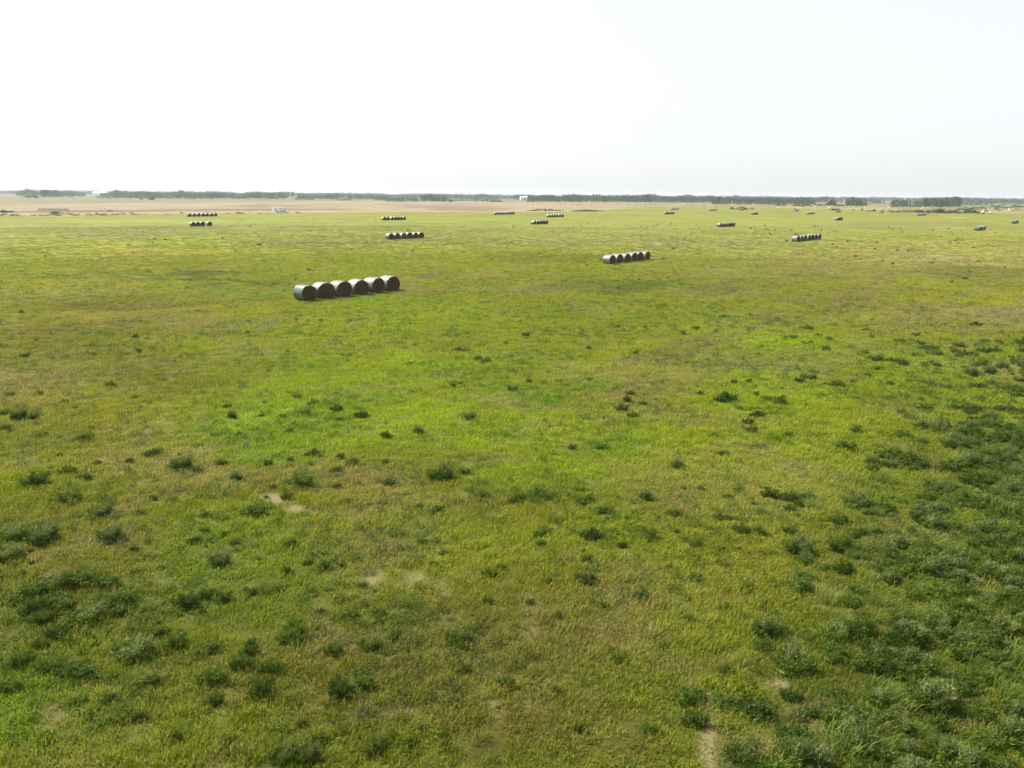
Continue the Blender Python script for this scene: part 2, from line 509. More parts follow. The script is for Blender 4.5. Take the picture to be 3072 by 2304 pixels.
def tube(V, Fc, mi, p0, p1, ra, rb, n=5, idx=0):
    p0 = np.array(p0, float); p1 = np.array(p1, float)
    d = p1 - p0; d = d / (np.linalg.norm(d) + 1e-9)
    e = np.cross(d, [0.3, 0.9, 0.1]); e /= np.linalg.norm(e) + 1e-9
    g = np.cross(d, e)
    b = len(V)
    for k in range(n):
        a = 2 * PI * k / n
        V.append(tuple(p0 + (e * math.cos(a) + g * math.sin(a)) * ra))
    for k in range(n):
        a = 2 * PI * k / n
        V.append(tuple(p1 + (e * math.cos(a) + g * math.sin(a)) * rb))
    for k in range(n):
        Fc.append((b + k, b + (k + 1) % n, b + n + (k + 1) % n, b + n + k)); mi.append(idx)
    Fc.append(tuple(b + n + k for k in range(n))); mi.append(idx)


M_grass = None


def grass_mat():
    m, t, p = mat('meadow_grass')
    at = N(t, 'ShaderNodeAttribute', attribute_type='INSTANCER', attribute_name='tint')
    oi = N(t, 'ShaderNodeObjectInfo')
    gi = N(t, 'ShaderNodeNewGeometry')
    mr = N(t, 'ShaderNodeMapRange'); mr.inputs['To Min'].default_value = .50; mr.inputs['To Max'].default_value = 1.62
    t.links.new(gi.outputs['Random Per Island'], mr.inputs['Value'])
    sc = N(t, 'ShaderNodeVectorMath', operation='SCALE')
    t.links.new(at.outputs['Color'], sc.inputs[0]); t.links.new(mr.outputs[0], sc.inputs['Scale'])
    # some blades are dry
    gt = N(t, 'ShaderNodeMath', operation='GREATER_THAN'); gt.inputs[1].default_value = .86
    t.links.new(gi.outputs['Random Per Island'], gt.inputs[0])
    mf = N(t, 'ShaderNodeMath', operation='MULTIPLY'); mf.inputs[1].default_value = .45
    t.links.new(gt.outputs[0], mf.inputs[0])
    mx = N(t, 'ShaderNodeMix', data_type='RGBA'); mx.inputs['B'].default_value = (.36, .28, .11, 1)
    t.links.new(mf.outputs[0], mx.inputs['Factor']); t.links.new(sc.outputs[0], mx.inputs['A'])
    t.links.new(mx.outputs['Result'], p.inputs['Base Color'])
    p.inputs['Roughness'].default_value = .6
    p.inputs['Specular IOR Level'].default_value = .12
    tr = N(t, 'ShaderNodeBsdfTranslucent'); t.links.new(mx.outputs['Result'], tr.inputs['Color'])
    ms = N(t, 'ShaderNodeMixShader'); ms.inputs[0].default_value = .4
    t.links.new(p.outputs[0], ms.inputs[1]); t.links.new(tr.outputs[0], ms.inputs[2])
    t.links.new(ms.outputs[0], t.nodes['Material Output'].inputs['Surface'])
    return m


M_grass = grass_mat()
M_weed = leafy('weed_leaves', (.030, .062, .006), (.130, .192, .020), .25, scale=2.5)
M_weedgrey = leafy('seeding_weed_leaves', (.070, .105, .018), (.22, .26, .085), .3, scale=2.0)
M_stem = simple('weed_stem', (.10, .11, .045))
M_tree = leafy('poplar_leaves', (.028, .058, .016), (.080, .125, .034), .25, scale=.25)
M_tree2 = leafy('willow_leaves', (.048, .080, .022), (.115, .150, .048), .25, scale=.25)
M_dark = leafy('spruce_leaves', (.022, .045, .022), (.05, .08, .035), .15, scale=.3)
M_brush = leafy('dry_brush_twigs', (.085, .075, .040), (.19, .165, .085), .2, scale=.6)
M_bark = simple('bark', (.16, .14, .11), .9, .3, 6)


def scatter(name, pts, rot, scl, var, tint, protos, label, cat):
    """one 'stuff' object: points carrying the plants (geometry nodes)"""
    me = bpy.data.meshes.new(name)
    me.vertices.add(len(pts)); me.vertices.foreach_set('co', np.asarray(pts, float).ravel())
    for nm, arr, ty, key in (('rot', rot, 'FLOAT_VECTOR', 'vector'), ('scl', scl, 'FLOAT_VECTOR', 'vector'),
                             ('var', var, 'INT', 'value')):
        a = me.attributes.new(nm, ty, 'POINT'); a.data.foreach_set(key, np.asarray(arr).ravel())
    if tint is not None:
        a = me.attributes.new('tint', 'FLOAT_COLOR', 'POINT')
        a.data.foreach_set('color', np.column_stack([tint, np.ones(len(tint))]).ravel())
    me.update()
    o = link(name, me)
    col = bpy.data.collections.new(name + '_kinds')
    for k, pm in enumerate(protos):
        po = bpy.data.objects.new('%s_kind_%s' % (name, chr(97 + k)), pm)
        col.objects.link(po)
    ng = bpy.data.node_groups.new(name, 'GeometryNodeTree')
    ng.interface.new_socket(name='Geometry', in_out='INPUT', socket_type='NodeSocketGeometry')
    ng.interface.new_socket(name='Geometry', in_out='OUTPUT', socket_type='NodeSocketGeometry')
    gi = ng.nodes.new('NodeGroupInput'); go = ng.nodes.new('NodeGroupOutput')
    m2p = ng.nodes.new('GeometryNodeMeshToPoints')
    ci = ng.nodes.new('GeometryNodeCollectionInfo')
    ci.inputs['Collection'].default_value = col
    ci.inputs['Separate Children'].default_value = True
    ci.inputs['Reset Children'].default_value = True
    iop = ng.nodes.new('GeometryNodeInstanceOnPoints')
    iop.inputs['Pick Instance'].default_value = True

    def named(n, ty):
        q = ng.nodes.new('GeometryNodeInputNamedAttribute'); q.data_type = ty
        q.inputs['Name'].default_value = n
        return q
    L = ng.links.new
    L(gi.outputs[0], m2p.inputs['Mesh']); L(m2p.outputs[0], iop.inputs['Points'])
    L(ci.outputs[0], iop.inputs['Instance'])
    q = named('var', 'INT'); L(q.outputs[0], iop.inputs['Instance Index'])
    q = named('rot', 'FLOAT_VECTOR'); L(q.outputs[0], iop.inputs['Rotation'])
    q = named('scl', 'FLOAT_VECTOR'); L(q.outputs[0], iop.inputs['Scale'])
    L(iop.outputs[0], go.inputs[0])
    md = o.modifiers.new('plants', 'NODES'); md.node_group = ng
    tag(o, label, cat, kind='stuff')
    return o


def ground_z(x, y):
    dd = np.hypot(x, y)
    return (fbm(x, y, 14, 90, 3) - .5) * 0.22 * (1 - smooth(60, 250, dd))


# near meadow grass: denser close to the camera, larger clumps further out
def sample_ring(d0, d1, dens, half=41):
    a = math.radians(half)
    n = int(a * (d1 * d1 - d0 * d0) * dens)
    d = np.sqrt(rng.uniform(d0 * d0, d1 * d1, n)); t = rng.uniform(-a, a, n)
    return d * np.sin(t), d * np.cos(t)


protos = [grass_mesh('grass_a', 60, .34, .06, .17, .008, M_grass, seed=1), grass_mesh('grass_b', 60, .34, .05, .15, .009, M_grass, seed=2),
          grass_mesh('grass_c', 64, .38, .07, .21, .009, M_grass, seed=3), grass_mesh('grass_d', 50, .42, .05, .14, .010, M_grass, seed=4),
          grass_mesh('grass_e', 40, .22, .11, .33, .010, M_grass, seed=5)]
def herb_mesh(name, nl, rad, h, size, seed):
    r = np.random.default_rng(seed); V = []; Fc = []; mi = []
    P = [(rad * math.sqrt(q) * math.cos(a), rad * math.sqrt(q) * math.sin(a), h * (1 - q) * w + .02) for q, a, w in zip(r.uniform(0, 1, nl), r.uniform(0, 6.28, nl), r.uniform(.2, 1, nl))]
    leaf_faces(r, P, size, V, Fc, mi, 0, 2.4, .15, .5)
    return mesh_np(name, V, Fc, (M_grass,))


protos += [herb_mesh('herb_a', 90, .20, .24, .035, 81), herb_mesh('herb_b', 70, .26, .16, .04, 82)]
X = []; Y = []; SCL = []
for d0, d1, de, sc_ in ((9, 22, 19, .85), (22, 36, 14, .95), (36, 60, 8.5, 1.12), (60, 100, 4.2, 1.4), (100, 170, 1.7, 1.8), (170, 320, .5, 2.6)):
    x, y = sample_ring(d0, d1, de)
    X.append(x); Y.append(y); SCL.append(np.full(len(x), sc_))
X = np.concatenate(X); Y = np.concatenate(Y); SCL = np.concatenate(SCL)
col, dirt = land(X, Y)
keep = rng.uniform(size=len(X)) > dirt * .88
X, Y, SCL, col, dirt = X[keep], Y[keep], SCL[keep], col[keep], dirt[keep]
n = len(X)
broad = rng.uniform(size=n) < .20 * smooth(.35, .6, fbm(X, Y, 3, 66, 3)) * (1 - .7 * smooth(60, 160, np.hypot(X, Y)))
print('grass instances', n)
hgt = (1 - .5 * np.clip(dirt * 1.5, 0, 1)) * .9 * (.65 + .75 * fbm(X, Y, 5, 61, 3))
sx = SCL * rng.uniform(.8, 1.25, n)
sz = (SCL ** .35) * hgt * (1 - .75 * smooth(120, 300, np.hypot(X, Y))) * rng.uniform(.75, 1.25, n)
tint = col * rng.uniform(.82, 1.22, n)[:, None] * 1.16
tint = np.where(broad[:, None], tint * np.array([.45, .62, .9]), tint)
var_g = np.where(broad, rng.integers(5, 7, n), rng.integers(0, 5, n))
scatter('grass', np.column_stack([X, Y, ground_z(X, Y)]), np.column_stack([rng.uniform(-.06, .06, n), rng.uniform(-.06, .06, n), rng.uniform(-.7, .7, n)]),
        np.column_stack([sx, sx, sz]), var_g, tint, protos, 'short green and yellowing hay meadow grass covering the near field', 'grass')


# weeds -------------------------------------------------------------
def weed_parts(seed, rx, ry, h, nst, nleaf, size, lean=.35):
    """upright bushy weed leaning with the wind (to the right); returns (foliage verts/faces, stem verts/faces)"""
    r = np.random.default_rng(seed)
    FV = []; FF = []; FI = []; SV = []; SF = []; SI = []
    for k in range(nst):
        a = r.uniform(0, 2 * PI); q = math.sqrt(r.uniform(0, 1))
        bx, by = rx * q * math.cos(a) * .8, ry * q * math.sin(a) * .8
        hh = h * r.uniform(.55, 1.1) * (1 - .45 * q * q)
        tx, ty = bx * 1.25 + lean * hh + r.normal() * .08, by * 1.25 + r.normal() * .08
        tube(SV, SF, SI, (bx, by, -.03), ((bx + tx) / 2 - .05, (by + ty) / 2, hh * .55), .012, .009, 3)
        tube(SV, SF, SI, ((bx + tx) / 2 - .05, (by + ty) / 2, hh * .55), (tx, ty, hh), .009, .004, 3)
        m = int(nleaf * 2.3) // nst
        tt = r.uniform(.1, 1.0, m) ** .8
        P = []
        for t_ in tt:
            sp = .13 * (1.15 - t_) + .03
            P.append((bx + (tx - bx) * t_ ** 1.3 + np.clip(r.normal(), -1.3, 1.3) * sp, by + (ty - by) * t_ + np.clip(r.normal(), -1.3, 1.3) * sp, max(.02, hh * t_ + r.normal() * .03)))
        leaf_faces(r, P, size * .50, FV, FF, FI, 0, 3.4, lean * .8, .75)
    P = []
    for k in range(int(nleaf * 1.1)):
        a = r.uniform(0, 2 * PI); q = math.sqrt(r.uniform(0, 1))
        P.append((rx * q * math.cos(a) * .95, ry * q * math.sin(a) * .95, r.uniform(.02, .34 * h)))
    leaf_faces(r, P, size * .6, FV, FF, FI, 0, 3.0, lean * .5, .7)
    # the matted foot of the plant: one low ragged mound everything grows from
    b = len(FV); nr2, na2 = 4, 16
    FV.append((0, 0, .08 * h))
    for q in range(1, nr2 + 1):
        for i in range(na2):
            a = 2 * PI * i / na2
            k = q / nr2 * (.82 + .2 * r.uniform())
            FV.append((rx * k * math.cos(a), ry * k * math.sin(a), (.08 * h * (1 - k * k) + r.uniform(0, .03)) if q < nr2 else -.04))
    for i in range(na2):
        FF.append((b, b + 1 + i, b + 1 + (i + 1) % na2))
    for q in range(nr2 - 1):
        for i in range(na2):
            u = b + 1 + q * na2; FF.append((u + i, u + na2 + i, u + na2 + (i + 1) % na2, u + (i + 1) % na2))
    return FV, FF, SV, SF


WP = []        # (foliage mesh, stem mesh)
WJ = []        # joined meshes for the small ones
for k, (rx, ry, h, ns, nl, sz_, grey) in enumerate([(.55, .45, .60, 22, 620, .075, 0), (.45, .40, .75, 16, 480, .07, 1), (.7, .5, .5, 26, 700, .075, 0),
                                               (.35, .30, .55, 10, 300, .065, 0), (.5, .5, .8, 18, 520, .07, 1), (.28, .25, .42, 8, 200, .06, 0)]):
    FV, FF, SV, SF = weed_parts(100 + k, rx, ry, h, ns, nl, sz_)
    fm = M_weedgrey if grey else M_weed
    if grey:    # the lower leaves are green, the seeding tops pale
        idx = [1 if FV[f[0]][2] > h * .45 else 0 for f in FF]
        fmesh = mesh_np('weed_foliage', FV, FF, (M_weed, M_weedgrey), mat_idx=idx)
        jidx = idx + [2] * len(SF)
    else:
        fmesh = mesh_np('weed_foliage', FV, FF, (M_weed, M_weedgrey))
        jidx = [0] * len(FF) + [2] * len(SF)
    smesh = mesh_np('weed_stems', SV, SF, (M_stem,))
    off = len(FV)
    jm = mesh_np('weed', FV + SV, FF + [tuple(i + off for i in f) for f in SF], (M_weed, M_weedgrey, M_stem), mat_idx=jidx)
    WP.append((fmesh, smesh)); WJ.append(jm)

M_tall = leafy('tall_grass_blades', (.07, .13, .012), (.22, .26, .05), .35, scale=1.5)
TALL = [grass_mesh('tall_grass_a', 130, .45, .30, .75, .010, M_tall, .55, 71), grass_mesh('tall_grass_b', 110, .35, .25, .60, .011, M_tall, .65, 72)]
WALL = WJ + TALL
# weed clumps read off the photo: (x, y of the base, width) in 2212-wide pixels
HAND = [(390, 1012, 52), (650, 1047, 55), (588, 1057, 15), (550, 1112, 52), (950, 1033, 62), (1000, 1020, 30), (1155, 1074, 72), (1110, 1082, 38),
        (1297, 1104, 40), (1258, 1086, 44), (1343, 884, 30), (1565, 864, 56), (1512, 851, 14), (1295, 969, 28), (1235, 969, 20), (175, 950, 32),
        (325, 984, 34), (885, 787, 16), (1030, 777, 22), (1050, 782, 18), (1740, 712, 26), (1920, 985, 60), (1965, 1000, 70), (2040, 1012, 44), (1880, 1012, 26),
        (1825, 967, 38), (1450, 1112, 34), (1590, 1060, 25), (1400, 1162, 38), (415, 1176, 26), (235, 1167, 52), (90, 1170, 66), (25, 1165, 60), (15, 1205, 64),
        (75, 1046, 46), (148, 1022, 32), (182, 1034, 32), (142, 1082, 48), (215, 1114, 46), (125, 1374, 52), (90, 1345, 44), (60, 1290, 60), (110, 1275, 66),
        (165, 1262, 70), (225, 1268, 60), (250, 1310, 56), (185, 1340, 66), (130, 1315, 60), (70, 1325, 50), (285, 1415, 84), (350, 1372, 34),
        (405, 1312, 48), (442, 1295, 40), (482, 1302, 34), (632, 1362, 36), (375, 1400, 46), (440, 1408, 52), (462, 1472, 58), (520, 1440, 50), (580, 1452, 52),
        (562, 1502, 52), (170, 1460, 64), (108, 1452, 46), (38, 1440, 46), (18, 1490, 50), (735, 1500, 40), (780, 1486, 46), (720, 1412, 40),
        (812, 1622, 44), (882, 1612, 26), (610, 1650, 60), (662, 1640, 54), (1095, 1482, 34), (1002, 1452, 28), (1380, 1292, 36), (1300, 1312, 26),
        (1265, 1212, 26), (1500, 1560, 52), (1482, 1512, 54), (1560, 1518, 56), (1625, 1535, 64), (1700, 1590, 62), (1600, 1640, 70), (1820, 1540, 60), (1560, 1450, 30),
        (1610, 1272, 30), (1725, 1272, 46), (1720, 1192, 62), (1850, 1092, 60), (1660, 1072, 34), (1700, 1078, 40), (755, 1002, 26), (722, 1020, 26),
        (725, 1052, 18), (745, 1085, 26), (1040, 1072, 26), (1165, 1178, 22), (840, 1045, 28), (1015, 1365, 28), (850, 1380, 30), (700, 1230, 26),
        (620, 1240, 20), (5, 895, 26), (40, 905, 34), (72, 905, 16), (10, 930, 22), (1800, 835, 30), (1745, 820, 34), (1680, 870, 34), (1650, 862, 24),
        (1560, 980, 22), (1990, 880, 34), (1940, 740, 22), (2105, 703, 26), (1890, 780, 30), (1925, 782, 24), (2000, 830, 30), (1500, 712, 16), (1560, 686, 18),
        (2060, 880, 30), (1845, 930, 26), (1700, 940, 20), (2140, 830, 36), (2180, 940, 34), (2100, 930, 30), (1560, 1120, 26), (1500, 1180, 28), (1440, 1230, 22),
        (1330, 1430, 34), (1430, 1400, 22), (1340, 1180, 22), (1200, 1500, 20), (1400, 1580, 34), (960, 1600, 20), (1250, 1580, 22), (300, 1560, 26), (380, 1600, 26),
        (490, 1615, 28), (650, 1570, 22), (330, 1480, 30), (240, 1520, 24), (90, 1400, 30), (820, 1330, 26), (760, 1335, 30), (540, 1400, 24), (505, 1180, 22),
        (600, 1130, 22), (330, 1080, 20), (440, 1120, 20), (280, 1000, 18), (140, 870, 14), (290, 860, 12), (620, 760, 10), (300, 760, 12), (560, 530, 10),
        (850, 1150, 24), (900, 1100, 20), (940, 1170, 20), (1080, 1230, 24), (1180, 1260, 22), (1500, 1250, 26), (1560, 1320, 30), (1640, 1400, 34), (1480, 1340, 22)]
bands = [(0, 830, 'in upper open grass'), (830, 1020, 'beside the bright green patches'),
         (1020, 1130, 'below the bright green patches'), (1130, 1290, 'in the lower third'),
         (1290, 1450, 'in near rough grass'), (1450, 1560, 'just above the bottom edge'),
         (1560, 9999, 'along the bottom edge')]
cells = {}
for (hx, hy, hw) in HAND:
    b = next(i for i, q in enumerate(bands) if q[0] <= hy < q[1])
    c = 0 if hx < 740 else 1 if hx < 1480 else 2
    cells.setdefault((b, c), []).append((hx, hy, hw))
side = ['left side', 'centre', 'right side']
proto_w = []
for k in range(6):
    proto_w.append(tag(link('weed_clump', WJ[k]), 'weed', 'weed'))
used_w = set()
hand_xy = []
cw = [1.25, 1.1, 1.5, .8, 1.2, .62]
for (b, c), lst in sorted(cells.items()):
    lst.sort()
    for i, (hx, hy, hw) in enumerate(lst):
        x, y = G(hx * S, hy * S)
        dd = math.hypot(x, y)
        slant = math.hypot(dd, CAM_H)
        wm = hw * S / F * slant * 1.0
        k = (0 if wm > 1.2 else 3) if random.random() < .5 else (2 if wm > 1.3 else 4 if wm > .9 else 5)
        if (hx, hy) in ((285, 1415), (610, 1650), (662, 1640), (1600, 1640), (85, 1300)):
            k = 4
        if k in used_w:
            o = copy_tree(proto_w[k])
        else:
            o = proto_w[k]; used_w.add(k)
        s = wm / cw[k]
        o.location = (x, y, float(ground_z(np.array([x]), np.array([y]))[0]))
        o.rotation_euler = (0, 0, random.uniform(-.6, .6))
        o.scale = (s, s, min(1.05, .34 + .5 * s) * random.uniform(.75, 1.15))
        size_w = 'big' if wm > 1.5 else 'mid-sized' if wm > .85 else 'small'
        pale = 'grey-green weed clump' if k in (1, 4) else 'dark green weed clump'
        pos = ORD[i] + ' from left' if len(lst) > 1 else 'the only one'
        tag(o, '%s %s, %s %s, %s' % (size_w, pale, pos, bands[b][2], side[c]), 'weed', 'weed clumps dotted over the meadow')
        hand_xy.append((x, y))
for k in range(6):
    if k not in used_w:
        for ch in list(proto_w[k].children):
            bpy.data.objects.remove(ch)
        bpy.data.objects.remove(proto_w[k])

# the thick growth of weeds on the right and the countless small ones over the meadow
def weed_density(x, y):
    px, py = PX(x, y)
    xs, ys = px / S, py / S
    d = np.hypot(x, y)
    lim = np.interp(ys, [560, 700, 800, 900, 1100, 1250, 1400, 1550, 1700, 1900], [2450, 2250, 2080, 2010, 1950, 1840, 1730, 1640, 1560, 1450])
    k = smooth(-240, 230, xs - lim + (fbm(x, y, 4.5, 201, 3) - .5) * 420)
    base = np.clip(k, 0, 1) ** 1.5
    cl = smooth(.50, .68, fbm(x, y, 5.0, 203, 3))
    base = base * (.62 + .55 * cl) * (.42 + .75 * smooth(750, 1200, ys))
    spr = .20 * smooth(.40, .68, fbm(x, y, 7, 205, 3)) * (.35 + .65 * smooth(850, 1200, ys)) * (1 + 2.2 * smooth(1000, 2000, xs))
    lf = np.exp(-(((xs - 120) / 260) ** 2 + ((ys - 1330) / 170) ** 2)) * .32 * smooth(.45, .62, fbm(x, y, 3.5, 204, 3))
    cb = np.exp(-(((xs - 1300) / 170) ** 2 + ((ys - 620) / 13) ** 2)) * .5 + np.exp(-(((xs - 2130) / 110) ** 2 + ((ys - 582) / 16) ** 2)) * .6 \
        + np.exp(-(((xs - 1580) / 60) ** 2 + ((ys - 683) / 7) ** 2)) * .5 + np.exp(-(((xs - 470) / 80) ** 2 + ((ys - 604) / 6) ** 2)) * .3
    return base, spr + lf + cb


X, Y = sample_ring(9, 80, 5.6, 40)
b1, b2 = weed_density(X, Y)
pb = np.nan_to_num(b1) * .88
keep = rng.uniform(size=len(X)) < pb
X1, Y1 = X[keep], Y[keep]
n = len(X1)
print('thicket', n)
s = rng.uniform(.35, .95, n)
scatter('weed_thicket', np.column_stack([X1, Y1, ground_z(X1, Y1)]), np.column_stack([np.zeros(n), rng.uniform(0, .25, n), rng.uniform(-.9, .9, n)]),
        np.column_stack([s, s, s * rng.uniform(.7, 1.1, n)]), rng.choice(8, n, p=[.19, .14, .14, .11, .13, .07, .13, .09]), None, WALL,
        'thick dark and grey-green weed growth filling the right side of the meadow', 'weeds')
X, Y = sample_ring(10, 80, 2.6, 40)
X2, Y2 = sample_ring(80, 380, .15, 41)
X = np.concatenate([X, X2]); Y = np.concatenate([Y, Y2])
b1, b2 = weed_density(X, Y)
keep = rng.uniform(size=len(X)) < np.nan_to_num(b2 + b1 * .3)
X1, Y1 = X[keep], Y[keep]
n = len(X1)
print('small weeds', n)
s = rng.uniform(.16, 1, n) ** 1.6 * .55 * (1 + .15 * smooth(60, 200, np.hypot(X1, Y1))) + .1
scatter('small_weeds', np.column_stack([X1, Y1, ground_z(X1, Y1)]), np.column_stack([np.zeros(n), rng.uniform(0, .2, n), rng.uniform(-.9, .9, n)]),
        np.column_stack([s, s, s]), rng.choice(8, n, p=[.08, .08, .06, .17, .10, .17, .18, .16]), None, WALL,
        'small weeds sprinkled all over the meadow between the larger clumps', 'weeds')

# ------------------------------------------------------------------ hay bales
BW, BH, BL = 1.98, 1.76, 1.62         # settled width, height, length along the axis
AX = math.radians(133)                # compass heading (from +Y, clockwise) the open ends face


def hay_material(name, a, b, ring=True):
    m, t, p = mat(name)
    tc = N(t, 'ShaderNodeTexCoord')
    no = N(t, 'ShaderNodeTexNoise'); no.inputs['Scale'].default_value = 14; no.inputs['Detail'].default_value = 8; no.inputs['Roughness'].default_value = .7
    t.links.new(tc.outputs['Object'], no.inputs['Vector'])
    sp = N(t, 'ShaderNodeSeparateXYZ'); t.links.new(tc.outputs['Object'], sp.inputs[0])
    zz = N(t, 'ShaderNodeMath', operation='SUBTRACT'); zz.inputs[1].default_value = BH * .5; t.links.new(sp.outputs['Z'], zz.inputs[0])
    cv = N(t, 'ShaderNodeCombineXYZ'); t.links.new(sp.outputs['X'], cv.inputs['X']); t.links.new(zz.outputs[0], cv.inputs['Y'])
    ln = N(t, 'ShaderNodeVectorMath', operation='LENGTH'); t.links.new(cv.outputs[0], ln.inputs[0])
    dn = N(t, 'ShaderNodeMath', operation='MULTIPLY_ADD'); dn.inputs[1].default_value = .10
    t.links.new(no.outputs['Fac'], dn.inputs[0]); t.links.new(ln.outputs['Value'], dn.inputs[2])
    mu = N(t, 'ShaderNodeMath', operation='MULTIPLY'); mu.inputs[1].default_value = 62; t.links.new(dn.outputs[0], mu.inputs[0])
    si = N(t, 'ShaderNodeMath', operation='SINE'); t.links.new(mu.outputs[0], si.inputs[0])
    mr = N(t, 'ShaderNodeMapRange'); mr.inputs['From Min'].default_value = -1; t.links.new(si.outputs[0], mr.inputs['Value'])
    av = N(t, 'ShaderNodeMath', operation='ADD'); t.links.new(mr.outputs[0], av.inputs[0]); t.links.new(no.outputs['Fac'], av.inputs[1])
    hf = N(t, 'ShaderNodeMath', operation='MULTIPLY'); hf.inputs[1].default_value = .5; t.links.new(av.outputs[0], hf.inputs[0])
    mx = N(t, 'ShaderNodeMix', data_type='RGBA'); mx.inputs['A'].default_value = (*a, 1); mx.inputs['B'].default_value = (*b, 1)
    t.links.new(hf.outputs[0], mx.inputs['Factor']); t.links.new(mx.outputs['Result'], p.inputs['Base Color'])
    p.inputs['Roughness'].default_value = .95; p.inputs['Specular IOR Level'].default_value = .1
    bp = N(t, 'ShaderNodeBump'); bp.inputs['Strength'].default_value = .8; bp.inputs['Distance'].default_value = .05
    t.links.new(hf.outputs[0], bp.inputs['Height']); t.links.new(bp.outputs[0], p.inputs['Normal'])
    return m


def wrap_material(name, a, b):
    m, t, p = mat(name)
    tc = N(t, 'ShaderNodeTexCoord')
    no = N(t, 'ShaderNodeTexNoise'); no.inputs['Scale'].default_value = 2.2; no.inputs['Detail'].default_value = 6
    mp = N(t, 'ShaderNodeMapping'); mp.inputs['Scale'].default_value = (1, 5, 1)
    t.links.new(tc.outputs['Object'], mp.inputs[0]); t.links.new(mp.outputs[0], no.inputs['Vector'])
    mx = N(t, 'ShaderNodeMix', data_type='RGBA'); mx.inputs['A'].default_value = (*a, 1); mx.inputs['B'].default_value = (*b, 1)
    mr = N(t, 'ShaderNodeMapRange'); mr.inputs['From Min'].default_value = .35; mr.inputs['From Max'].default_value = .65
    t.links.new(no.outputs['Fac'], mr.inputs['Value'])
    t.links.new(mr.outputs[0], mx.inputs['Factor']); t.links.new(mx.outputs['Result'], p.inputs['Base Color'])
    p.inputs['Roughness'].default_value = .45; p.inputs['Specular IOR Level'].default_value = .4
    wv = N(t, 'ShaderNodeTexWave'); wv.bands_direction = 'Y'; wv.inputs['Scale'].default_value = 9; wv.inputs['Distortion'].default_value = 2.5
    wv.inputs['Detail'].default_value = 3
    t.links.new(tc.outputs['Object'], wv.inputs['Vector'])
    bp = N(t, 'ShaderNodeBump'); bp.inputs['Strength'].default_value = .35; bp.inputs['Distance'].default_value = .02
    t.links.new(wv.outputs['Fac'], bp.inputs['Height']); t.links.new(bp.outputs[0], p.inputs['Normal'])
    return m


M_hay = hay_material('packed_hay', (.036, .022, .011), (.150, .092, .045))
M_haytan = hay_material('straw', (.45, .36, .20), (.78, .66, .40))
M_wrapg = wrap_material('green_net_wrap', (.038, .088, .052), (.14, .21, .14))
M_wrapm = wrap_material('pale_green_net_wrap', (.085, .135, .090), (.20, .24, .17))
M_wrapw = wrap_material('pale_net_wrap', (.105, .135, .100), (.25, .27, .21))


def bale_profile(n, k, seed):
    r = np.random.default_rng(seed)
    ph = r.uniform(0, 6, 4)
    P = []
    for i in range(n):
        a = 2 * PI * i / n
        c, s = math.cos(a), math.sin(a)
        w = 1 + .020 * math.sin(3 * a + ph[0]) + .012 * math.sin(5 * a + ph[2]) + .008 * math.sin(8 * a + ph[1])
        x = c * BW / 2 * w * k
        z = s * BH / 2 * w * k
        if s < -.55:                      # settled flat on the ground
            z = max(z * 1.06, -BH / 2 * .93) * k
        z += BH / 2 * .93
        P.append((x, z))
    return P


def bale_meshes(seed, wrapm, n=40, haym=None):
    r = np.random.default_rng(seed)
    # core: concentric rings on both ends with a slightly bulging, rough face
    V = []; Fc = []
    prof = bale_profile(n, .985, seed)
    cz = BH / 2
    for sgn in (-1, 1):
        start = len(V)
        ks = [1.0, .97, .85, .7, .5, .3, .12]
        for q, k in enumerate(ks):
            for (x, z) in prof:
                rough = 0 if q == 0 else r.normal() * .012
                yy = sgn * (BL / 2 - (.05 if q == 0 else 0) + (.03 * (1 - k) if q else 0) + rough)
                V.append((x * k, yy, cz + (z - cz) * k))
        V.append((0, sgn * (BL / 2 - .02), cz))
        for q in range(len(ks) - 1):
            for i in range(n):
                a = start + q * n + i; b = start + q * n + (i + 1) % n
                f = (a, b, b + n, a + n)
                Fc.append(f if sgn < 0 else f[::-1])
        l = start + (len(ks) - 1) * n; cc = len(V) - 1
        for i in range(n):
            f = (l + i, l + (i + 1) % n, cc)
            Fc.append(f if sgn < 0 else f[::-1])
    half = len(V) // 2
    for i in range(n):
        j = (i + 1) % n
        Fc.append((i, half + i, half + j, j))
    core = mesh_np('bale_core', V, Fc, (haym or M_hay,), True)
    if wrapm is None:
        return core, None
    # wrap: a sleeve round the barrel that folds a hand's width over the edges
    V = []; Fc = []
    ny = 14
    prof = bale_profile(n, 1.0, seed)
    ys = [-BL / 2 - .012, -BL / 2 - .012] + [(-BL / 2 + .03) + (BL - .06) * t / (ny - 1) for t in range(ny)] + [BL / 2 + .012, BL / 2 + .012]
    kk = [.93, .985] + [1.0 + .006 * math.sin(t * 2.3 + seed) for t in range(ny)] + [.985, .93]
    for y_, k in zip(ys, kk):
        for (x, z) in prof:
            V.append((x * k, y_ + r.normal() * .004, cz + (z - cz) * k))
    for q in range(len(ys) - 1):
        for i in range(n):
            a = q * n + i; b = q * n + (i + 1) % n
            Fc.append((a, b, b + n, a + n))
    wrap = mesh_np('bale_wrap', V, Fc, (wrapm,), True)
    return core, wrap


BM = {'g': [bale_meshes(11, M_wrapg), bale_meshes(12, M_wrapg)], 'm': [bale_meshes(13, M_wrapm), bale_meshes(14, M_wrapm)],
      'w': [bale_meshes(15, M_wrapw), bale_meshes(16, M_wrapw), bale_meshes(17, M_wrapw)]}
PB = {}


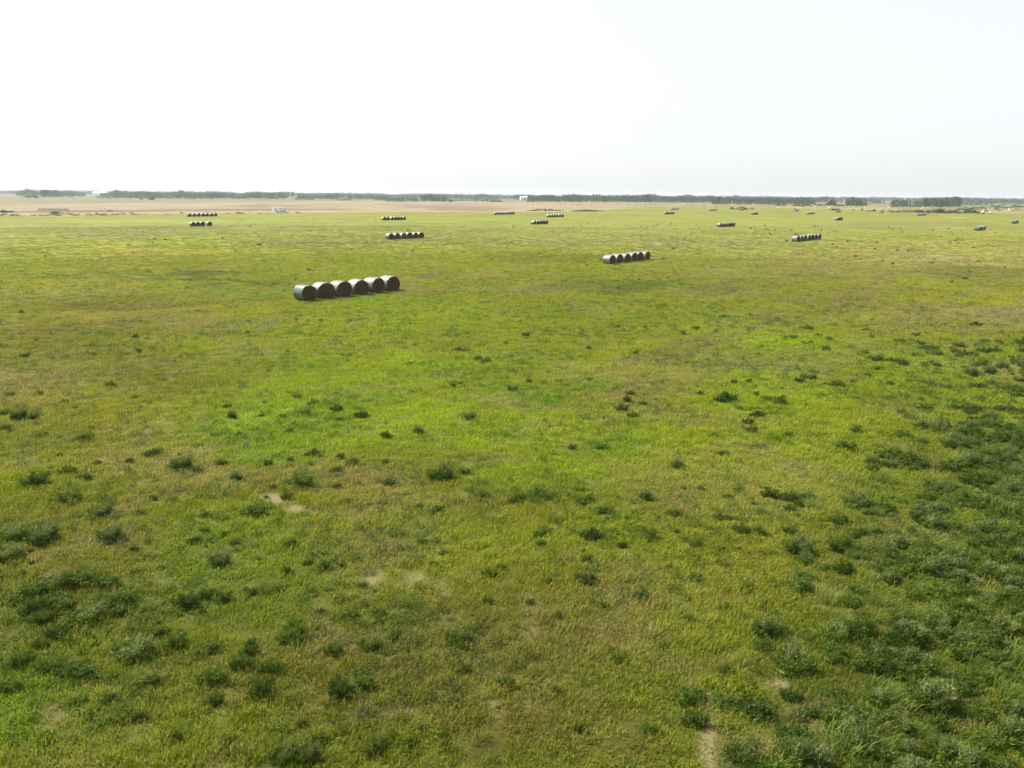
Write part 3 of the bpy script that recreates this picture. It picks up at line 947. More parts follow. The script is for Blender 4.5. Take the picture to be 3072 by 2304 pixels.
def put_bale(kind, x, y, rz, label, group, k=1.0):
    v = random.randrange(len(BM[kind]))
    key = (kind, v)
    if key not in PB:
        o = thing('wrapped_hay_bale', label, 'hay bale')
        link('hay_core', BM[kind][v][0], o); link('net_wrap', BM[kind][v][1], o)
        PB[key] = o
    else:
        o = copy_tree(PB[key])
    o.location = (x, y, float(ground_z(np.array([x]), np.array([y]))[0]) - .03)
    o.rotation_euler = (0, 0, rz)
    s = random.uniform(.965, 1.035) * k
    o.scale = (s * random.uniform(.98, 1.05), k * random.uniform(.95, 1.04), s)
    return tag(o, label, 'hay bale', group)


# rows: (left px, base px y at the left end, right px, kinds string, description), in photo pixels; '-' is a gap
ROWS = [
    (879, 900, 1200, 'gmmwww', 'the six-bale row nearest the camera'),
    (1810, 791, 1951, 'wwwwww', 'the six-bale row right of the photo centre'),
    (2375, 725, 2463, 'wmwwwww', 'the seven-bale row right of the centre row'),
    (1156, 718, 1273, 'wmwwww', 'the six-bale row behind the nearest row'),
    (567, 679, 645, 'mww-w', 'the left row of four with a gap'),
    (560, 650, 653, 'wwwwwwm', 'the far left row of seven bales'),
    (1144, 661, 1223, 'ww-wwwww', 'the seven-bale row right of the white camper'),
    (1480, 644, 1544, 'wwwwwwwww', 'the nine-bale row by the dry field'),
    (1639, 652, 1692, 'wwwwww', 'the far central row below the brush'),
    (1593, 673, 1645, 'wwwww', 'the tight central five-bale row'),
    (2151, 681, 2206, 'mwwwww', 'the six-bale row left of the right-hand seven'),
    (1990, 643, 2023, 'wwwwwg', 'the distant six-bale row left of the bush'),
    (2011, 629, 2036, 'wwwww', 'the more distant left five-bale row'),
    (2126, 632, 2151, 'wwwww', 'the distant five-bale row under the long grove'),
    (2216, 631, 2232, 'www', 'the short row against the brown bush'),
    (2252, 644, 2275, 'wwww', 'the distant four-bale row below the brown bush'),
    (2381, 634, 2397, 'www', 'the short dark row left of the sheds'),
    (2419, 643, 2444, 'wwww', 'the four-bale row below the grey shed'),
    (2504, 661, 2528, 'wwww', 'the four-bale row below the dark barn'),
    (2506, 637, 2525, 'www', 'the small row on the pale track'),
    (2750, 647, 2781, 'wwwwww', 'the distant six-bale row below the right grove'),
    (2924, 692, 2958, 'gwww', 'the bunched row near the right edge'),
    (3035, 671, 3063, 'ggw', 'the dark green bunch at the right edge'),
]
row_dir = math.radians(39)                # rows run about across the axis of the bales
hx_, hy_ = math.sin(row_dir), math.cos(row_dir)
ax_, ay_ = math.sin(AX), math.cos(AX)
fx_, fy_ = math.sin(AX - PI / 2), math.cos(AX - PI / 2)
RZ = -AX + PI                             # local -Y... the end face normal (local Y) points along AX


def bale_px_extent(x, y, k=1.0):
    P = []
    for su in (-1, 1):
        for sv in (-1, 1):
            P.append((x + k * (fx_ * su * BW / 2 * .93 + ax_ * sv * BL / 2), y + k * (fy_ * su * BW / 2 * .93 + ay_ * sv * BL / 2)))
    qx, qy = PX(np.array([p[0] for p in P]), np.array([p[1] for p in P]), BH * .45)
    return qx.min(), qx.max()


for (xl, yb, xr, kinds, desc) in ROWS:
    # first bale: its left silhouette at xl
    bk = 1.11 if xl == 879 else .98 if xl in (1810, 1156) else .98
    x0, y0 = G(xl, yb)
    for it in range(12):
        lo, hi = bale_px_extent(x0, y0, bk)
        dd = math.hypot(x0, y0)
        x0 += (xl - lo) / F * dd * .97
    nslot = len(kinds)
    # spacing so that the last one ends at xr
    best = None
    for sp in np.arange(1.7, 4.2, .01):
        xe, ye = x0 + hx_ * sp * (nslot - 1), y0 + hy_ * sp * (nslot - 1)
        e = abs(bale_px_extent(xe, ye, bk)[1] - xr)
        if best is None or e < best[0]:
            best = (e, sp)
    sp = best[1]
    print('row', desc, 'spacing %.2f err %.1f dist %.0f' % (sp, best[0], math.hypot(x0, y0)))
    sp = max(1.9 * bk, sp)
    nb = nslot - kinds.count('-')
    c = 0
    pos = 0.0
    for i, kd in enumerate(kinds):
        if kd == '-':
            pos -= sp * .55
            continue
        q = i * sp + pos + random.uniform(-.06, .06)
        x, y = x0 + hx_ * q + random.uniform(-.12, .12) * ax_, y0 + hy_ * q + random.uniform(-.12, .12) * ay_
        where = 'leftmost' if c == 0 else 'rightmost' if c == nb - 1 else ORD[c] + ' from left'
        look = {'g': 'green-wrapped bale', 'm': 'pale green bale', 'w': 'whitish wrapped bale'}[kd]
        put_bale(kd, x, y, RZ + random.uniform(-.11, .11), '%s, %s in %s' % (look, where, desc), 'round bales standing in ' + desc, bk)
        c += 1

# single tan bales far out: photo px of the base
SING = []
for ox, oy, sc_, lst in ((1536, 540, 2.88, [(172, 219), (418, 213), (460, 214), (527, 213), (562, 215), (590, 214), (682, 212), (850, 216), (883, 209), (990, 216),
                                       (1006, 212), (1032, 210), (1058, 212), (1055, 229), (1088, 212), (1125, 211), (1141, 232), (1384, 213), (1395, 227),
                                       (1413, 226), (1430, 227), (1458, 229), (1473, 211), (1490, 215), (1505, 216), (1532, 209), (1605, 208), (1616, 212), (1628, 216),
                                       (1643, 230), (1705, 226), (1718, 231), (1738, 236), (1862, 216), (1895, 230), (1940, 244), (2054, 226), (2079, 226), (2092, 228)]),
                    (2304, 540, 2.88, [(85, 248), (120, 232), (318, 237), (340, 238), (356, 238), (416, 239), (527, 248), (543, 239), (700, 243), (740, 245),
                                       (837, 248), (878, 243), (1046, 246), (1328, 256), (1341, 248), (1384, 245), (1867, 265), (1898, 262), (1917, 270),
                                       (1860, 289), (1918, 292), (2078, 268), (2094, 269), (2113, 256), (2086, 253)]),
                    (768, 540, 2.88, [(980, 188), (1083, 188), (1900, 199), (1950, 198), (1998, 197), (2115, 198), (2157, 205)])):
    SING += [(ox + a / sc_, oy + b / sc_) for a, b in lst]
sections = [(0, 1500, 'on the dry field left of the nine-bale row'), (1500, 1760, 'in front of the long middle grove, left part'), (1760, 1960, 'in front of the long middle grove, right part'),
            (1960, 2140, 'in the gap between the two long groves'), (2140, 2330, 'in front of the wood around the brown bush'), (2330, 2520, 'in front of the grey shed and the dark barn'),
            (2520, 2700, 'between the barn and the right grove'), (2700, 2900, 'in front of the right grove'), (2900, 3200, 'on the grass near the right edge')]
BM_t = [bale_meshes(31, None, 20, M_haytan)[0], bale_meshes(32, None, 20, M_haytan)[0]]
for (a, b, desc) in sections:
    lst = sorted(p for p in SING if a <= p[0] < b)
    for i, (px_, py_) in enumerate(lst):
        x, y = G(px_, py_)
        o = link('hay_bale', BM_t[i % 2])
        o.location = (x, y, -.03)
        o.rotation_euler = (0, 0, random.choice([RZ, RZ + 1.2, RZ + .6, 0.4]) + random.uniform(-.2, .2))
        s = random.uniform(.95, 1.12)
        o.scale = (s, s, s)
        where = 'only one' if len(lst) == 1 else 'leftmost' if i == 0 else 'rightmost' if i == len(lst) - 1 else ORD[i] + ' from left'
        tag(o, 'tan bale %s, %s' % (desc, where), 'hay bale', 'loose tan bales scattered over the far fields')

# ------------------------------------------------------------------ trees and bushes
def tree_meshes(seed, h, w, nl, size, m, conical=False, trunk_h=.35):
    r = np.random.default_rng(seed)
    V = []; Fc = []; mi = []
    lobes = []
    for k in range(15):
        a = r.uniform(0, 2 * PI)
        t = r.uniform(.10, .93)
        rr = (1 - t) * w * .55 if conical else w * .38 * math.sin(PI * min(1, t * .72 + .26)) * r.uniform(.4, 1)
        lobes.append((rr * math.cos(a), rr * math.sin(a), h * t, w * r.uniform(.17, .30) * (1.1 - t * .5)))
    P = []
    while len(P) < nl:
        lx, ly, lz, lr = lobes[r.integers(len(lobes))]
        v = r.normal(size=3); v /= np.linalg.norm(v)
        q = r.uniform(.6, 1.0) ** .5
        p = (lx + v[0] * lr * q, ly + v[1] * lr * q, lz + v[2] * lr * q * 1.25)
        if .015 * h < p[2] < h * 1.02:
            P.append(p)
    leaf_faces(r, P, size, V, Fc, mi, 0, 1.3, 0, .2)
    crown = mesh_np('tree_crown', V, Fc, (m,))
    V = []; Fc = []; mi = []
    top = (r.normal() * .3, r.normal() * .3, h * .82)
    tube(V, Fc, mi, (0, 0, -.1), (top[0] * .4, top[1] * .4, h * .4), h * .018, h * .012, 7)
    tube(V, Fc, mi, (top[0] * .4, top[1] * .4, h * .4), top, h * .012, h * .004, 6)
    for lx, ly, lz, lr in lobes[:7]:
        tube(V, Fc, mi, (top[0] * .3, top[1] * .3, max(h * .15, lz * .6)), (lx, ly, lz), h * .006, h * .002, 4)
    return crown, mesh_np('tree_trunk', V, Fc, (M_bark,))


TREES = {'poplar': [tree_meshes(200 + k, 12.5, 7.5, 680, .60, M_tree if k % 3 else M_tree2) for k in range(5)],
         'bushy': [tree_meshes(220 + k, 8, 8.5, 420, .6, M_tree2) for k in range(3)],
         'dark': [tree_meshes(240 + k, 12, 7.5, 480, .62, M_dark, k == 0) for k in range(3)]}
PT = {}


def put_tree(kind, x, y, h, label, group, cat='tree', name='tree'):
    v = random.randrange(len(TREES[kind]))
    key = (kind, v, name)
    if key not in PT:
        o = thing(name, label, cat)
        link('crown', TREES[kind][v][0], o); link('trunk', TREES[kind][v][1], o)
        PT[key] = o
    else:
        o = copy_tree(PT[key])
    h0 = {'poplar': 12.5, 'bushy': 8, 'dark': 12}[kind]
    s = h / h0
    ww = s * random.uniform(.9, 1.25) if kind != 'bushy' else s * random.uniform(1, 1.5)
    o.location = (x, y, 0); o.rotation_euler = (0, 0, random.uniform(0, 6.28))
    o.scale = (ww, ww, s)
    return tag(o, label, cat, group)


# groves: x0, x1, base y, top y (photo px), rows deep, step px, kind, what it is
GROVES = [
    (124, 188, 592, 573, 2, 9, 'dark', 'dark green tree in the small dense grove far left'),
    (205, 262, 590, 578, 1, 12, 'dark', 'low dark tree right of the dense grove far left'),
    (832, 888, 594, 576, 2, 12, 'poplar', 'leafy tree in the grove just beyond the white camper'),
    (1158, 1262, 606, 594, 2, 11, 'bushy', 'low willow in the brushy belt right of the camper'),
    (1262, 1342, 606, 585, 2, 10, 'poplar', 'tree in the taller clump at the end of the brushy belt'),
    (1440, 1474, 605, 595, 1, 12, 'bushy', 'small tree left of the white farm building'),
    (1582, 1976, 606.5, 585, 2, 9, 'poplar', 'grey-green tree in the long middle grove'),
    (1984, 2006, 604, 588, 1, 9, 'poplar', 'tree at the far end of the long middle grove'),
    (2008, 2084, 607, 591, 1, 8, 'poplar', 'tree in the short grove between the two long ones'),
    (2134, 2446, 614, 593, 2, 9, 'poplar', 'tree in the long grove left of the sheds'),
    (2392, 2436, 619, 606, 1, 9, 'dark', 'dark bushy tree beside the grey shed'),
    (2450, 2532, 609, 594, 1, 9, 'poplar', 'tree in the wood behind the dark barn'),
    (2536, 2602, 619, 595, 2, 8, 'poplar', 'tree in the clump right of the dark barn'),
    (2672, 2764, 622, 604, 2, 9, 'dark', 'tree in the lower left half of the right-hand grove'),
    (2764, 2884, 622, 597, 2, 8, 'poplar', 'tree in the tall right-hand grove'),
]
nt_ = 0
for (xa, xb, yb, yt, nr_, step, kind, lab) in GROVES:
    for rw in range(nr_):
        px_ = xa + step * .4 + rw * step * .5
        while px_ < xb - step * .3:
            b = yb - rw * 1.1 + random.uniform(-.3, .3)
            if b < hz(px_) + 6: b = hz(px_) + 6
            x, y = G(px_, b)
            dd = math.hypot(x, y)
            tt = yt + random.uniform(-1.2, 2.2) + 2.2 * math.sin(px_ / 17.0) * math.sin(px_ / 41.0 + 1)
            e = min(px_ - xa, xb - px_) / step
            if e < 1: tt += 3 * (1 - e)
            h = (b - tt) / F * dd * .99
            put_tree(kind, x, y, max(3.5, h), lab, 'trees: ' + lab)
            nt_ += 1
            px_ += step * random.uniform(.75, 1.25)
print('trees', nt_)

# bushes
def bush_mesh(seed, m, n=260, size=.16):
    r = np.random.default_rng(seed)
    V = []; Fc = []; mi = []
    P = []
    for k in range(n):
        v = r.normal(size=3); v /= np.linalg.norm(v); v[2] = abs(v[2])
        q = r.uniform(.55, 1.0) * (1 + .18 * math.sin(5 * math.atan2(v[1], v[0]) + seed))
        P.append((v[0] * q * .5, v[1] * q * .5, v[2] * q * .9 + .02))
    leaf_faces(r, P, size, V, Fc, mi, 0, 1.3, .1, .3)
    for k in range(6):
        a = r.uniform(0, 6.28)
        tube(V, Fc, mi, (0, 0, -.03), (.3 * math.cos(a), .3 * math.sin(a), .7), .02, .006, 3, 1)
    return mesh_np('bush', V, Fc, (m, M_bark), mat_idx=mi)


BB = [bush_mesh(3, M_brush), bush_mesh(4, M_brush), bush_mesh(5, M_tree2), bush_mesh(6, M_tree), bush_mesh(7, M_dark)]
BUSH = [(2755, 636, 34, 7, 0, 'dark brown brush left of the tall olive bushes'), (2788, 638, 16, 8, 0, 'small round bush at the left end of the olive bush line'),
        (2803, 639, 18, 9, 1, 'round olive bush beside the tallest bush'), (2818, 639.5, 26, 14, 2, 'tallest olive bush in the line before the right grove'),
        (2842, 640, 16, 8, 1, 'low bush right of the tallest olive bush'), (2864, 640, 28, 10, 1, 'wide brown bush below the right end of the grove'),
        (2899, 640, 20, 13, 2, 'left one of two round grey-green bushes'), (2921, 640, 18, 11, 2, 'right one of two round grey-green bushes'),
        (2935, 641, 9, 7, 2, 'small bush touching the pair of round bushes'), (2905, 631, 14, 6, 3, 'small green bush above the pair of round bushes'),
        (2918, 627, 14, 5, 3, 'flat green bush farther back above the round pair'), (2880, 629, 18, 5, 0, 'brown brush at the foot of the right grove end'),
        (2949, 642, 6, 4, 2, 'tiny bush beside the tan bales at the right'), (2196, 628, 13, 7, 0, 'small dark bush left of the large brown bush'),
        (2225, 629, 32, 9, 0, 'large brown bush behind the short bale row'), (2257, 628.5, 10, 4, 1, 'tiny bush right of the large brown bush'),
        (2385, 629, 8, 4.5, 0, 'dark bush behind the short dark bale row'), (2503, 632, 22, 7, 1, 'brown bush above the row on the pale track'),
        (2515, 632, 9, 7, 0, 'dark right end bush above the pale track row'), (2560, 632, 5, 5, 0, 'single small dark bush right of the barn'),
        (2586, 632, 5, 8, 2, 'slim upright bush right of the barn'), (2608, 634, 22, 3, 0, 'flat brown brush on the pale track'),
        (2622, 634, 9, 7, 0, 'dark bush at the end of the flat brush'), (455, 600, 16, 8, 4, 'dark round bush out on the dry field'),
        (425, 599, 8, 5, 4, 'smaller dark bush left of the round one'), (393, 593, 14, 4, 4, 'low dark bush near the far tree belt'),
        (92, 593, 34, 6, 2, 'low scrub left of the dense grove'), (110, 594, 10, 5, 3, 'small bush touching the dense grove'),
        (1352, 606, 14, 7, 3, 'bush at the right foot of the taller clump'), (1480, 606, 20, 6, 0, 'low brush below the farm building'),
        (1500, 606, 16, 5, 3, 'green brush right below the farm building'), (2420, 621, 26, 7, 4, 'dark bush at the foot of the grey shed'),
        (2460, 617, 26, 5, 1, 'pale brush between the shed and the barn'), (2520, 618, 30, 5, 2, 'olive brush in front of the dark barn'),
        (2390, 618, 30, 5, 2, 'light brush left of the grey shed'), (2340, 617, 34, 5, 2, 'low light brush at the foot of the wood'),
        (10, 638, 22, 7, 3, 'scrub at the left edge beside the corral'), (30, 637, 18, 5, 0, 'dark scrub near the left edge'),
        (165, 640, 26, 6, 2, 'grey brush just below the corral fence'), (330, 634, 16, 3, 3, 'low dark tuft on the field edge, left'),
        (545, 640, 8, 4, 3, 'small scrub above the far left bale row'), (2637, 608, 12, 6, 3, 'small far tree-like bush right of the clump'),
        (2960, 633, 10, 4, 0, 'rusty brush by the tan bales at the right'), (3020, 625, 26, 4, 0, 'brown brush far right'), (2985, 622, 30, 4, 0, 'rusty brush behind the tan bales'),
        (3055, 622, 26, 4, 3, 'green brush at the right edge'), (2945, 625, 20, 4, 0, 'brown brush right of the grove end')]
for (px_, py_, w_, h_, v, lab) in BUSH:
    x, y = G(px_, py_)
    dd = math.hypot(x, y)
    o = link('bush', BB[v])
    o.location = (x, y, 0); o.rotation_euler = (0, 0, random.uniform(0, 6.28))
    ws = w_ / F * dd
    o.scale = (ws, min(ws, 9), h_ / F * dd)
    if ws > 9: o.rotation_euler = (0, 0, -math.atan2(x, y))
    tag(o, lab, 'bush', 'bushes and brush out on the far fields')


# brown overgrown mounds on the dry field, field-edge scrub, distant woods
def stuff_bushes(name, spots, meshes, label, cat):
    P = []; Sc = []; R = []; Vr = []
    for (px_, py_, w_, h_, v) in spots:
        x, y = G(px_, py_)
        dd = math.hypot(x, y)
        P.append((x, y, 0)); s = w_ / F * dd
        Sc.append((s, s, h_ / F * dd)); R.append((0, 0, random.uniform(0, 6.28))); Vr.append(v)
    return scatter(name, P, R, Sc, Vr, None, meshes, label, cat)


sp_ = []
for k in range(150):
    t = random.random()
    if k % 2:
        px_ = 1578 + 115 * t; b = 633 - 2.5 * math.sin(PI * t) * random.random()
        hh = 1.2 + 3.6 * math.sin(PI * t) ** 1.2
    else:
        px_ = 1712 + 98 * t; b = 634.5 - 2 * random.random(); hh = 1.2 + 3.4 * math.sin(PI * t)
    sp_.append((px_, b, random.uniform(4, 9), hh * random.uniform(.6, 1.1), random.choice([0, 0, 1])))
stuff_bushes('brush_mounds', sp_, BB[:2], 'two long mounds of brown overgrown brush on the edge of the dry field', 'brush')
sp_ = []
for k in range(170):
    px_ = random.uniform(-40, 900)
    q = random.random()
    b = float(edge_y(px_)) + random.uniform(-4, 2)
    if px_ > 420 and random.random() < .75: continue
    sp_.append((px_, b, random.uniform(6, 18), random.uniform(.8, 2.4), random.choice([0, 1, 2])))
for k in range(200):
    px_ = random.uniform(2640, 3100)
    b = random.uniform(612, 634) if px_ > 2890 else random.uniform(630, 640)
    sp_.append((px_, b, random.uniform(5, 14), random.uniform(.8, 2.8), random.choice([0, 0, 1, 2])))
stuff_bushes('field_edge_scrub', sp_, BB[:3], 'low brown and green scrub along the field edges', 'scrub')
# mid distance hedgerow scrub and far woods
TM = [TREES['poplar'][0][0], TREES['poplar'][1][0], TREES['poplar'][2][0], TREES['bushy'][0][0], TREES['dark'][1][0]]
P = []; Sc = []; R = []; Vr = []


def far_belt(xa, xb, d0, d1, hm, step, amp, seed, dens=1.0):
    px_ = xa
    while px_ < xb:
        az = math.atan((px_ - 1536) / 2432.0)
        dd = random.uniform(d0, d1)
        nn = float(vnoise(np.array([px_ / 38.0]), np.array([seed * 3.7]), seed)[0])
        nn2 = float(vnoise(np.array([px_ / 11.0]), np.array([seed * 1.7]), seed + 5)[0])
        if nn < 1 - dens:
            px_ += step; continue
        h = hm * (1 - amp + amp * 1.6 * nn + .25 * nn2)
        P.append((dd * math.sin(az), dd * math.cos(az), 0))
        s = h / 12.5
        Sc.append((s * random.uniform(1.1, 1.8), s * random.uniform(1.1, 1.8), s)); R.append((0, 0, random.uniform(0, 6.28)))
        Vr.append(random.choice([0, 1, 2, 4]))
        px_ += step * random.uniform(.6, 1.4)


far_belt(-120, 3200, 5200, 6500, 19, 2.2, .3, 1)
far_belt(-120, 3200, 3600, 4300, 15, 3.0, .5, 2, .8)
far_belt(-120, 900, 2300, 2700, 13, 4.0, .6, 3, .7)
far_belt(340, 850, 1900, 2100, 14, 4.5, .4, 4, .95)
far_belt(890, 1600, 2300, 2700, 13.5, 4.0, .45, 5, .9)
far_belt(890, 1160, 1800, 1950, 9, 6, .4, 6, .6)
far_belt(1950, 2500, 2300, 2700, 14, 4.0, .45, 7, .9)
far_belt(1600, 2160, 1700, 1900, 13, 5.0, .4, 12, .9)
far_belt(2550, 3250, 2600, 3000, 13, 4.0, .5, 8, .8)
far_belt(2600, 3250, 1900, 2200, 6.5, 6.0, .5, 9, .6)
far_belt(200, 830, 1650, 1800, 5, 6.0, .5, 10, .6)
far_belt(880, 1500, 1500, 1650, 5, 6.0, .5, 11, .6)
print('far trees', len(P))
# every crown keeps its foot on the ground: crowns start at about half a metre
scatter('distant_woods', P, R, Sc, Vr, None, TM, 'bluish belts of woodland along the whole horizon', 'woods')

# ------------------------------------------------------------------ buildings
def box(V, Fc, x0, x1, y0, y1, z0, z1):
    b = len(V)
    V += [(x0, y0, z0), (x1, y0, z0), (x1, y1, z0), (x0, y1, z0), (x0, y0, z1), (x1, y0, z1), (x1, y1, z1), (x0, y1, z1)]
    Fc += [(b, b + 3, b + 2, b + 1), (b + 4, b + 5, b + 6, b + 7), (b, b + 1, b + 5, b + 4), (b + 1, b + 2, b + 6, b + 5), (b + 2, b + 3, b + 7, b + 6), (b + 3, b, b + 4, b + 7)]


def boxes(name, m, parent, lst):
    V = []; Fc = []
    for q in lst:
        box(V, Fc, *q)
    return link(name, mesh_np(name, V, Fc, (m,)), parent)


def extrude(name, m, parent, poly, x0, x1, axis='x', smooth_=False):
    """closed outline poly of (u, z) pushed along the axis"""
    V = []; n = len(poly)
    for t in (x0, x1):
        for (u, z) in poly:
            V.append((t, u, z) if axis == 'x' else (u, t, z))
    Fc = [tuple(range(n)), tuple(range(2 * n - 1, n - 1, -1))] + [(i, i + n, (i + 1) % n + n, (i + 1) % n) for i in range(n)]
    me = mesh_np(name, V, Fc, (m,))
    bm = bmesh.new(); bm.from_mesh(me); bmesh.ops.recalc_face_normals(bm, faces=bm.faces); bm.to_mesh(me); bm.free()
    return link(name, me, parent)


M_white = simple('white_siding', (.88, .89, .88), .5, .05, 1.5)
M_whroof = simple('white_metal_roof', (.80, .81, .82), .35, .04, 1.0)
M_board = simple('weathered_boards', (.085, .072, .070), .9, .35, 2.5, .4)
M_oldroof = simple('old_shingle_roof', (.085, .070, .072), .9, .3, 1.5, .4)
M_tin = simple('grey_tin', (.24, .28, .29), .45, .2, 1.2, 0, .5)
M_glass = simple('dark_glass', (.02, .025, .03), .08, .2, 3, 0, .8)
M_rubber = simple('tyre_rubber', (.02, .02, .02), .8)
M_chrome = simple('wheel_metal', (.5, .5, .52), .3, .1, 5, 0, .5, metal=.8)
M_paint = simple('white_car_paint', (.80, .81, .82), .22, .02, 2, 0, .6)
M_trim = simple('black_trim', (.03, .03, .03), .6)
M_red = simple('red_lamp', (.45, .02, .02), .3)
M_stripe = simple('blue_grey_stripe', (.16, .25, .28), .4)
M_grey = simple('grey_planks', (.36, .33, .34), .85, .35, 2.0, .3)


def gable(name, label, px_, base, wid, dep, hw, hr, wallm, roofm, rz, cat='barn', doors=True):
    x, y = G(px_, base)
    t = thing(name, label, cat, (x, y, 0), rz)
    extrude('wall', wallm, t, [(-dep / 2, 0), (dep / 2, 0), (dep / 2, hw), (0, hr - .25), (-dep / 2, hw)], -wid / 2, wid / 2)
    for s in (-1, 1):
        extrude('roof_slope', roofm, t, [(0, hr), (s * (dep / 2 + .6), hw - .35), (s * (dep / 2 + .6), hw - .15), (0, hr + .25)], -wid / 2 - .5, wid / 2 + .5)
    if doors:
        boxes('door', M_trim, t, [(wid * .1, wid * .1 + 3, -dep / 2 - .05, -dep / 2 - .002, 0, min(hw - .4, 3))])
        for k in (-.35, -.15, .32):
            w_ = boxes('window', M_glass, t, [(wid * k, wid * k + 1.2, -dep / 2 - .04, -dep / 2 - .002, hw * .45, hw * .45 + 1)])
    return t


def dpx(px_, w, base):       # photo px to metres at that base row
    return w / F * dist_at(px_, base)


# long white farm shed at far left, ridge along the view's width
gable('farm_shed', 'long low white farm shed among the trees on the left horizon', 302, 586, dpx(302, 38, 586), 14, 8.6, 12.2, M_white, M_whroof, 0, 'shed')
gable('farm_house', 'small white roofed house beside the grove beyond the camper', 806, 588, dpx(806, 20, 588), 9, 6, 9.5, M_white, M_whroof, .3, 'house')
# round-roofed white building
x, y = G(1571, 600)
t = thing('arched_shed', 'white round-roofed building left of the long middle grove', 'shed', (x, y, 0), .15)
wq = dpx(1571, 21, 600)
arc = [(-7, 0), (7, 0), (7, 5)] + [(7 * math.cos(a), 5 + 5.2 * math.sin(a)) for a in np.linspace(.2, PI - .2, 9)] + [(-7, 5)]
extrude('shell', M_whroof, t, arc, -wq / 2, wq / 2)
boxes('door', M_trim, t, [(-.5, 3.5, -7.05, -7.002, 0, 4.2)])
boxes('window', M_glass, t, [(-6, -4.6, -7.05, -7.002, 3, 4.2)])
# grey shed right
gable('grey_shed', 'grey metal shed with gable roof half hidden by dark bushes', 2434, 613, dpx(2434, 18, 613), dpx(2434, 24, 613), 2.7, 5.4, M_tin, M_tin, PI / 2 - .35, 'shed')
# old dark barn: broad gable and a pointed dormer at its right
bx_ = gable('old_barn', 'dark weathered barn with broken pointed roof among trees', 2492, 616, 13, dpx(2492, 28, 616), 2.2, 10.4, M_board, M_oldroof, PI / 2 - .25, 'barn')
extrude('roof_peak', M_oldroof, bx_, [(-2.4, 5.8), (-8.2, 2.2), (-6.4, 7.2), (-5.3, 10.6), (-4.0, 7.2)], -7, 2)
# white tower / grain leg on the horizon
x, y = G(2713, 606)
t = thing('white_silo', 'slim white silo standing on the horizon left of the right grove', 'silo', (x, y, 0))
V = []; Fc = []; mi = []
tube(V, Fc, mi, (0, 0, 0), (0, 0, 15), 1.6, 1.6, 16); link('bin', mesh_np('bin', V, Fc, (M_whroof,)), t)
V = []; Fc = []; mi = []
tube(V, Fc, mi, (0, 0, 15), (0, 0, 16.5), 1.7, .25, 16); link('roof', mesh_np('roof', V, Fc, (M_whroof,)), t)

# corral fence at the far left: weathered planks, gaps
x0, y0 = G(116, 632); x1, y1 = G(206, 633)
L_ = math.hypot(x1 - x0, y1 - y0)
t = thing('corral_fence', 'weathered grey corral fence of upright boards at the far left', 'fence', (x0, y0, 0), math.atan2(y1 - y0, x1 - x0))
nb = 9
for k in range(nb + 1):
    boxes('post', M_board, t, [(L_ * k / nb - .07, L_ * k / nb + .07, -.07, .07, 0, 1.7)])
for zz in (.35, .85, 1.35):
    boxes('rail', M_grey, t, [(0, L_, -.12, -.072, zz, zz + .12)])
V = []; Fc = []
q = .2
while q < L_ - .2:
    w_ = random.uniform(.12, .28)
    box(V, Fc, q, q + w_, -.16, -.122, .05, random.uniform(1.2, 1.6)); q += w_ + random.uniform(.15, .45)
link('boards', mesh_np('boards', V, Fc, (M_grey,)), t)

# ------------------------------------------------------------------ camper trailer and car
def wheel(parent, x, y, r_, w_):
    """tyre and rim; axle along local y"""
    V = []; Fc = []; mi = []
    tube(V, Fc, mi, (x, y - w_ / 2, r_), (x, y + w_ / 2, r_), r_, r_, 20)
    b = list(range(20)); Fc.append(tuple(b[::-1]))
    o = link('wheel', mesh_np('wheel', V, Fc, (M_rubber,)), parent)
    V = []; Fc = []; mi = []
    s = -1 if y < 0 else 1
    tube(V, Fc, mi, (x, y + s * w_ * .4, r_), (x, y + s * (w_ / 2 + .015), r_), r_ * .62, r_ * .55, 14)
    link('rim', mesh_np('rim', V, Fc, (M_chrome,)), o)
    return o


xa, ya = G(819.5, 638.5); xb, yb_ = G(863, 638.5)
Lc = math.hypot(xb - xa, yb_ - ya)
t = thing('camper_trailer', 'long white camper trailer with raised nose parked at the field edge', 'camper', ((xa + xb) / 2, (ya + yb_) / 2, 0), math.atan2(yb_ - ya, xb - xa))
h = Lc / 2
extrude('body', M_white, t, [(-h, .62), (h - 2.6, .62), (h - 2.5, 1.35), (h - .35, 1.4), (h - .02, 1.75), (h - .25, 2.3), (h - .95, 3.05), (h - 1.3, 3.15), (-h + .15, 3.1), (-h, 2.95)], -1.2, 1.2, 'y')
extrude('roof', M_whroof, t, [(-h + .3, 3.11), (h - 1.5, 3.16), (h - 1.6, 3.24), (-h + .3, 3.2)], -1.1, 1.1, 'y')
for (wx, wz, ww, wh) in ((-h + 1.3, 2.2, .7, .4), (-h + 1.4, 1.4, .6, .3), (-.2, 2.0, .5, .65), (h - 2.3, 2.05, .7, .5), (h - 1.45, 2.05, .35, .45)):
    boxes('window', M_glass, t, [(wx, wx + ww, -1.235, -1.202, wz, wz + wh)])
boxes('door', M_whroof, t, [(.6, 1.25, -1.24, -1.202, .75, 2.6)])
boxes('stripe', M_stripe, t, [(-h + 1.0, h - 2.7, -1.215, -1.202, 1.0, 1.12)])
boxes('roof_vent', M_whroof, t, [(-1.5, -.9, -.3, .3, 3.19, 3.45)])
boxes('hitch', M_trim, t, [(h - 1.3, h - 1.0, -.15, .15, .7, 1.38)])
for wx in (-h + 2.6, -h + 3.5):
    for s in (-1, 1):
        wheel(t, wx, s * 1.08, .36, .22)
boxes('step', M_trim, t, [(.65, 1.2, -1.55, -1.22, .35, .4)])
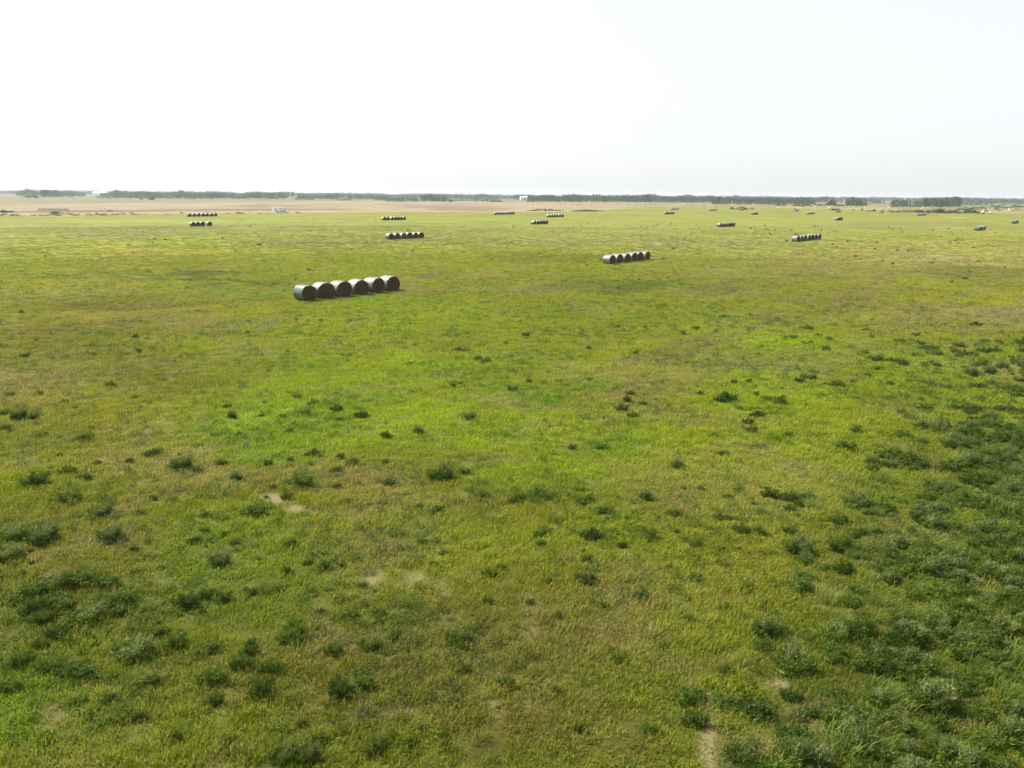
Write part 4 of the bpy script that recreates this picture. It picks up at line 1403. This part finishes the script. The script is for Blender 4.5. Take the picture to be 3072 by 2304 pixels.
# white car parked on this side of the camper
xa, ya = G(838, 640.2); xb, yb_ = G(864, 640.2)
Lv = math.hypot(xb - xa, yb_ - ya)
t = thing('parked_car', 'white estate car parked in front of the camper trailer', 'car', ((xa + xb) / 2, (ya + yb_) / 2, 0), math.atan2(yb_ - ya, xb - xa))
h = Lv / 2
extrude('body', M_paint, t, [(-h, .38), (-h + .05, .9), (-h + .25, 1.08), (h - 1.2, 1.02), (h - .3, .88), (h, .7), (h, .35), (h - .2, .28), (-h + .15, .28)], -.9, .9, 'y')
extrude('cabin', M_glass, t, [(-h + .22, 1.0), (-h + .55, 1.5), (-h + .9, 1.6), (h - 2.4, 1.6), (h - 1.25, 1.02)], -.78, .78, 'y')
extrude('roof', M_paint, t, [(-h + .5, 1.5), (-h + .9, 1.605), (h - 2.4, 1.605), (h - 2.3, 1.56), (h - 2.35, 1.65), (-h + .85, 1.66), (-h + .45, 1.56)], -.8, .8, 'y')
for k in (-h + .3, -.25, .7):
    boxes('pillar', M_paint, t, [(k, k + .08, -.80, -.782, 1.02, 1.55), (k, k + .08, .782, .80, 1.02, 1.55)])
for s in (-1, 1):
    for wx in (-h + .95, h - .95):
        wheel(t, wx, s * .82, .34, .2)
    boxes('headlight', M_chrome, t, [(h + .002, h + .03, s * .62 - .15, s * .62 + .15, .6, .74)])
    boxes('tail_light', M_red, t, [(-h - .03, -h - .0, s * .7 - .1, s * .7 + .1, .75, .95)])
    boxes('mirror', M_trim, t, [(h - 1.7, h - 1.5, s * .98 - .07, s * .98 + .07, 1.05, 1.2)])
boxes('bumper', M_trim, t, [(h + .002, h + .08, -.85, .85, .3, .45)])

# ------------------------------------------------------------------ haze
V = []; Fc = []
box(V, Fc, -33000, 33000, -33000, 33000, -2, 34)
m = bpy.data.materials.new('haze_air'); m.use_nodes = True
tt_ = m.node_tree
for n_ in list(tt_.nodes):
    if n_.type != 'OUTPUT_MATERIAL': tt_.nodes.remove(n_)
pv = N(tt_, 'ShaderNodeVolumePrincipled')
pv.inputs['Color'].default_value = (.86, .93, 1, 1)
pv.inputs['Density'].default_value = HAZE_DENSITY
pv.inputs['Anisotropy'].default_value = 0.2
tt_.links.new(pv.outputs[0], tt_.nodes['Material Output'].inputs['Volume'])
#HZ
hz_o = link('haze', mesh_np('haze', V, Fc, (m,)))
tag(hz_o, 'thin pale summer haze over the fields', 'haze', kind='stuff')
print('objects', len(SC.objects))
